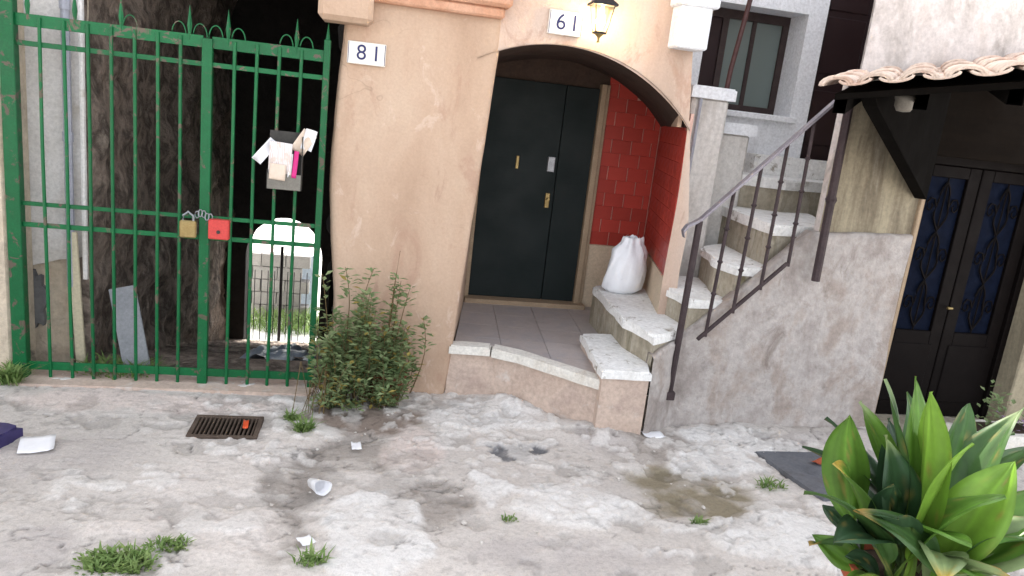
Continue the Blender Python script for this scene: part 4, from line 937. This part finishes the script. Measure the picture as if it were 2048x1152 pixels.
for k in range(14):
    a = rnd.uniform(0, 6.28); rr = rnd.uniform(.22, .42)
    bigleaf(bc(.1*math.cos(a), .1*math.sin(a)), (1.95+rr*math.cos(a), 2.05+rr*math.sin(a), .86-rr*.5+rnd.uniform(-.10, .10)), rnd.uniform(.09, .13), rnd.uniform(.16, .30), rnd.uniform(-.9, .9), rnd.choice([G2, G4, G4, G1]), rnd.choice([None, None, None, BR]), .28)
# small low plant nearest the viewer
sp2 = thing('small_potted_herb', 'small pale green herb in a clay pot before the broad-leaved plant', 'potted plant', (1.30, 1.62, .20))
MB().lathe([(.06, 0), (.085, .16), (.10, .165), (.10, .20), (.085, .20)], (0, 0, 0), 20).build('pot', 'terracotta', sp2)
MB().lathe([(0, .15), (.083, .15), (.083, .17), (0, .18)], (0, 0, 0), 14).build('soil', 'soil', sp2)
fm = MB()
for k in range(170):
    a = rnd.uniform(0, 6.28); r = .14*math.sqrt(rnd.random()); leaf(fm, Vector((r*math.cos(a)*.8, r*math.sin(a)*.8, .18+.24*rnd.random()*(1-r*3.0))), Vector((math.cos(a), math.sin(a), rnd.uniform(-.2, .7))), Vector((0, 0, 1)), .05, .03)
fm.build('foliage', 'grass', sp2, fix=False)

# ------------------------------------------------------------------ stone trough with flowers by the metal door
tr = thing('stone_trough', 'rough pale stone trough with small flowering plants by the metal door', 'planter', (4.45, 4.25, 0))
o = slab([(-.25, -.14), (.40, -.14), (.40, .14), (-.25, .14)], -.04, .20, 'trough', 'marble', tr, bev=.03, wob=.02)
MB().box((-.2, -.09, .18), (.36, .09, .206), .005).build('soil', 'soil', tr)
fm = MB(); fl = MB()
for k in range(9):
    x = rnd.uniform(-.12, .32); h = rnd.uniform(.10, .34)
    for j in range(16):
        f = rnd.random(); a = rnd.uniform(0, 6.28); leaf(fm, Vector((x, rnd.uniform(-.06, .06), .2+h*f)), Vector((math.cos(a), math.sin(a), .4)), Vector((0, 0, 1)), .05, .03)
for k in range(26):
    a = rnd.uniform(0, 6.28); leaf(fl, Vector((rnd.uniform(-.05, .35), -.08+rnd.uniform(-.03, .03), .22+rnd.uniform(0, .12))), Vector((math.cos(a), math.sin(a), .3)), Vector((0, 0, 1)), .035, .03)
fm.build('foliage', 'leaf_bush', tr, fix=False); MT['violet'] = leafmat('violet_petal', [lin(150,120,160), lin(176,150,184)], 20); tag(fl.build('flowers', 'violet', tr, fix=False), kind='stuff')

# ------------------------------------------------------------------ drain, cover, weeds, litter
dr = thing('drain_grate', 'small rusty iron drain grate set in the concrete before the gate', 'drain', (-.74, 4.33, -.005))
m = MB(); m.box((-.195, -.15, -.02), (.195, -.122, .016), .003).box((-.195, .122, -.02), (.195, .15, .016), .003).box((-.195, -.122, -.02), (-.168, .122, .016), .003).box((.168, -.122, -.02), (.195, .122, .016), .003); m.build('frame', 'grate', dr)
for k in range(14):
    x = -.155+k*.024; MB().box((x-.005, -.124, -.012), (x+.005, .124, .012), .002).build('bar', 'grate', dr)
MB().box((-.19, -.15, -.16), (.19, .15, -.14)).box((-.19, .14, -.14), (.19, .15, -.02)).box((-.19, -.15, -.14), (.19, -.14, -.02)).box((-.19, -.14, -.14), (-.18, .14, -.02)).box((.18, -.14, -.14), (.19, .14, -.02)).build('pit', 'drain_dark', dr)
def scrap(name, label, cat, loc, w_, h_, mat, rz, seed, curl=.02):
    P = [[((i/6-.5)*w_, (j/6-.5)*h_, .006+curl*(fb(i*.5+seed, j*.5)+.5)*((i/3-1)**2*.5+.4)) for j in range(7)] for i in range(7)]
    o = MB().grid(P).build(name, mat, smooth=True); o.location = loc; o.rotation_euler = (0, 0, rz); md_ = o.modifiers.new('thick', 'SOLIDIFY'); md_.thickness = .0015; return tag(o, label, cat)
scrap('wrapper', 'small orange wrapper lying on the drain grate', 'wrapper', (-.63, 4.33, .012), .03, .12, 'orange', .1, 4)
cov = slab([(2.56, 4.12), (3.10, 4.13), (3.02, 3.46), (2.62, 3.44)], -.05, 0.0, 'slate_cover', 'slate', bev=.006, wob=.006)
for v in cov.data.vertices: v.co.z += gz(v.co.x, v.co.y)+.024
tag(cov, 'dark grey slate cover slab set in the pale concrete', 'cover slab')
for (x, y_) in ((2.55, 4.0),): pass
WD = [((-.87, 2.80), 330, .05, .13, 'dense grass tuft growing from a crack in the bare pale concrete'), ((-.72, 2.94), 110, .04, .08, 'smaller grass tuft just behind the dense one in the crack'),
      ((-.30, 4.30), 110, .09, .05, 'small leafy weed between the drain grate and the bush'), ((-.38, 4.46), 60, .07, .04, 'tiny weed at the foot of the gate beside the bush'),
      ((1.74, 3.17), 34, .04, .04, 'little weed at the edge of the mossy hollow'), ((2.40, 3.62), 60, .06, .08, 'weed sprouting beside the slate cover slab'), ((.77, 3.20), 26, .03, .035, 'tiny weed in the middle of the broken concrete'),
      ((-.14, 2.80), 60, .06, .06, 'thin weed among white litter in a dirt crack'), ((-2.13, 4.88), 190, .14, .07, 'green weeds round the foot of the left gate post')]
for (p, n, h, s, lab) in WD: tuft('weed', lab, (p[0], p[1], gz(*p)-.004), n, h, s, 'weeds in the yard', broad=.005)
tuft('weed', 'row of green weeds behind the gate bars by the cream plank', (-1.58, 5.16, -.06), 420, .15, .25, 'weeds in the yard')
cup = thing('paper_cup', 'crushed white paper cup lying on its side on the damp concrete', 'cup', (-.16, 3.49, gz(0, 3.49)+.035)); cup.rotation_euler = (math.radians(78), math.radians(14), math.radians(28))
m = MB(); rings = []
for (r, z) in ((.030, -.05), (.037, .0), (.046, .055), (.048, .058), (.043, .054), (.033, -.04)):
    rings.append([m.bm.verts.new((r*math.cos(2*math.pi*k/20)*(1+.14*math.sin(k)), r*math.sin(2*math.pi*k/20)*(.85+.1*math.cos(k*.7)), z)) for k in range(20)])
for i in range(5):
    for k in range(20): m.bm.faces.new((rings[i][k], rings[i][(k+1) % 20], rings[i+1][(k+1) % 20], rings[i+1][k]))
m.bm.faces.new(rings[0][::-1]); m.bm.faces.new(rings[-1]); m.build('cup_body', 'paper', cup, smooth=True)
scrap('paper_scrap', 'small white paper scrap near the wild bush', 'paper', (.02, 4.06, gz(0, 4.06)+.006), .055, .09, 'paper', .1, 1)
scrap('paper_scrap', 'folded bluish white paper lying below the stair wall', 'paper', (1.95, 4.36, .008), .14, .10, 'paper', .15, 2)
scrap('paper_scrap', 'crumpled white scrap beside the thin weed', 'paper', (-.17, 2.96, gz(0, 2.96)+.006), .06, .07, 'paper', .5, 3)
scrap('dry_leaf', 'curled orange brown dead leaf on the slate cover', 'leaf', (2.90, 3.93, gz(0, 3.93)+.025), .10, .06, 'terracotta', .4, 6, .04)
scrap('paper_scrap', 'large pale sheet beside the dark purple bag', 'paper', (-1.62, 3.98, gz(0, 3.98)+.006), .16, .20, 'paper', .3, 8)
o = slab([(-2.1, 3.86), (-1.80, 3.90), (-1.74, 4.12), (-2.1, 4.16)], -.02, .07, 'purple_bag', 'purple', bev=.02, wob=.015); tag(o, 'flat dark purple plastic bag on the concrete by the pale sheet', 'bag')
for v in o.data.vertices: v.co.z += gz(v.co.x, v.co.y)
# crumbs of rubble and fallen plaster: nobody could count them
m = MB()
for k in range(420):
    x = rnd.uniform(-1.9, 3.6); y_ = rnd.uniform(2.6, 4.75)
    if fb(x*1.3+4, y_*1.3+2) < -.02 and rnd.random() < .85: continue
    if -.95 < x < -.53 and 4.15 < y_ < 4.5: continue
    if 2.5 < x < 3.15 and 3.4 < y_ < 4.16: continue
    if y_ > yw(max(1.2, x))-.1 and x > 1.1: continue
    s = rnd.choice([.003, .004, .005, .006, .007, .009, .013]); z = gz(x, y_)+s*.3
    g = bmesh.ops.create_icosphere(m.bm, subdivisions=1, radius=s)
    sx, sy, sz = rnd.uniform(.6, 1.6), rnd.uniform(.6, 1.5), rnd.uniform(.4, .8)
    for v in g['verts']: q = 1+rnd.uniform(-.25, .25); v.co = Vector((x+v.co.x*sx*q, y_+v.co.y*sy*q, z+v.co.z*sz*q))
tag(m.build('rubble_crumbs', 'rubble'), 'pale crumbs of rubble scattered over the concrete', 'rubble', kind='stuff')
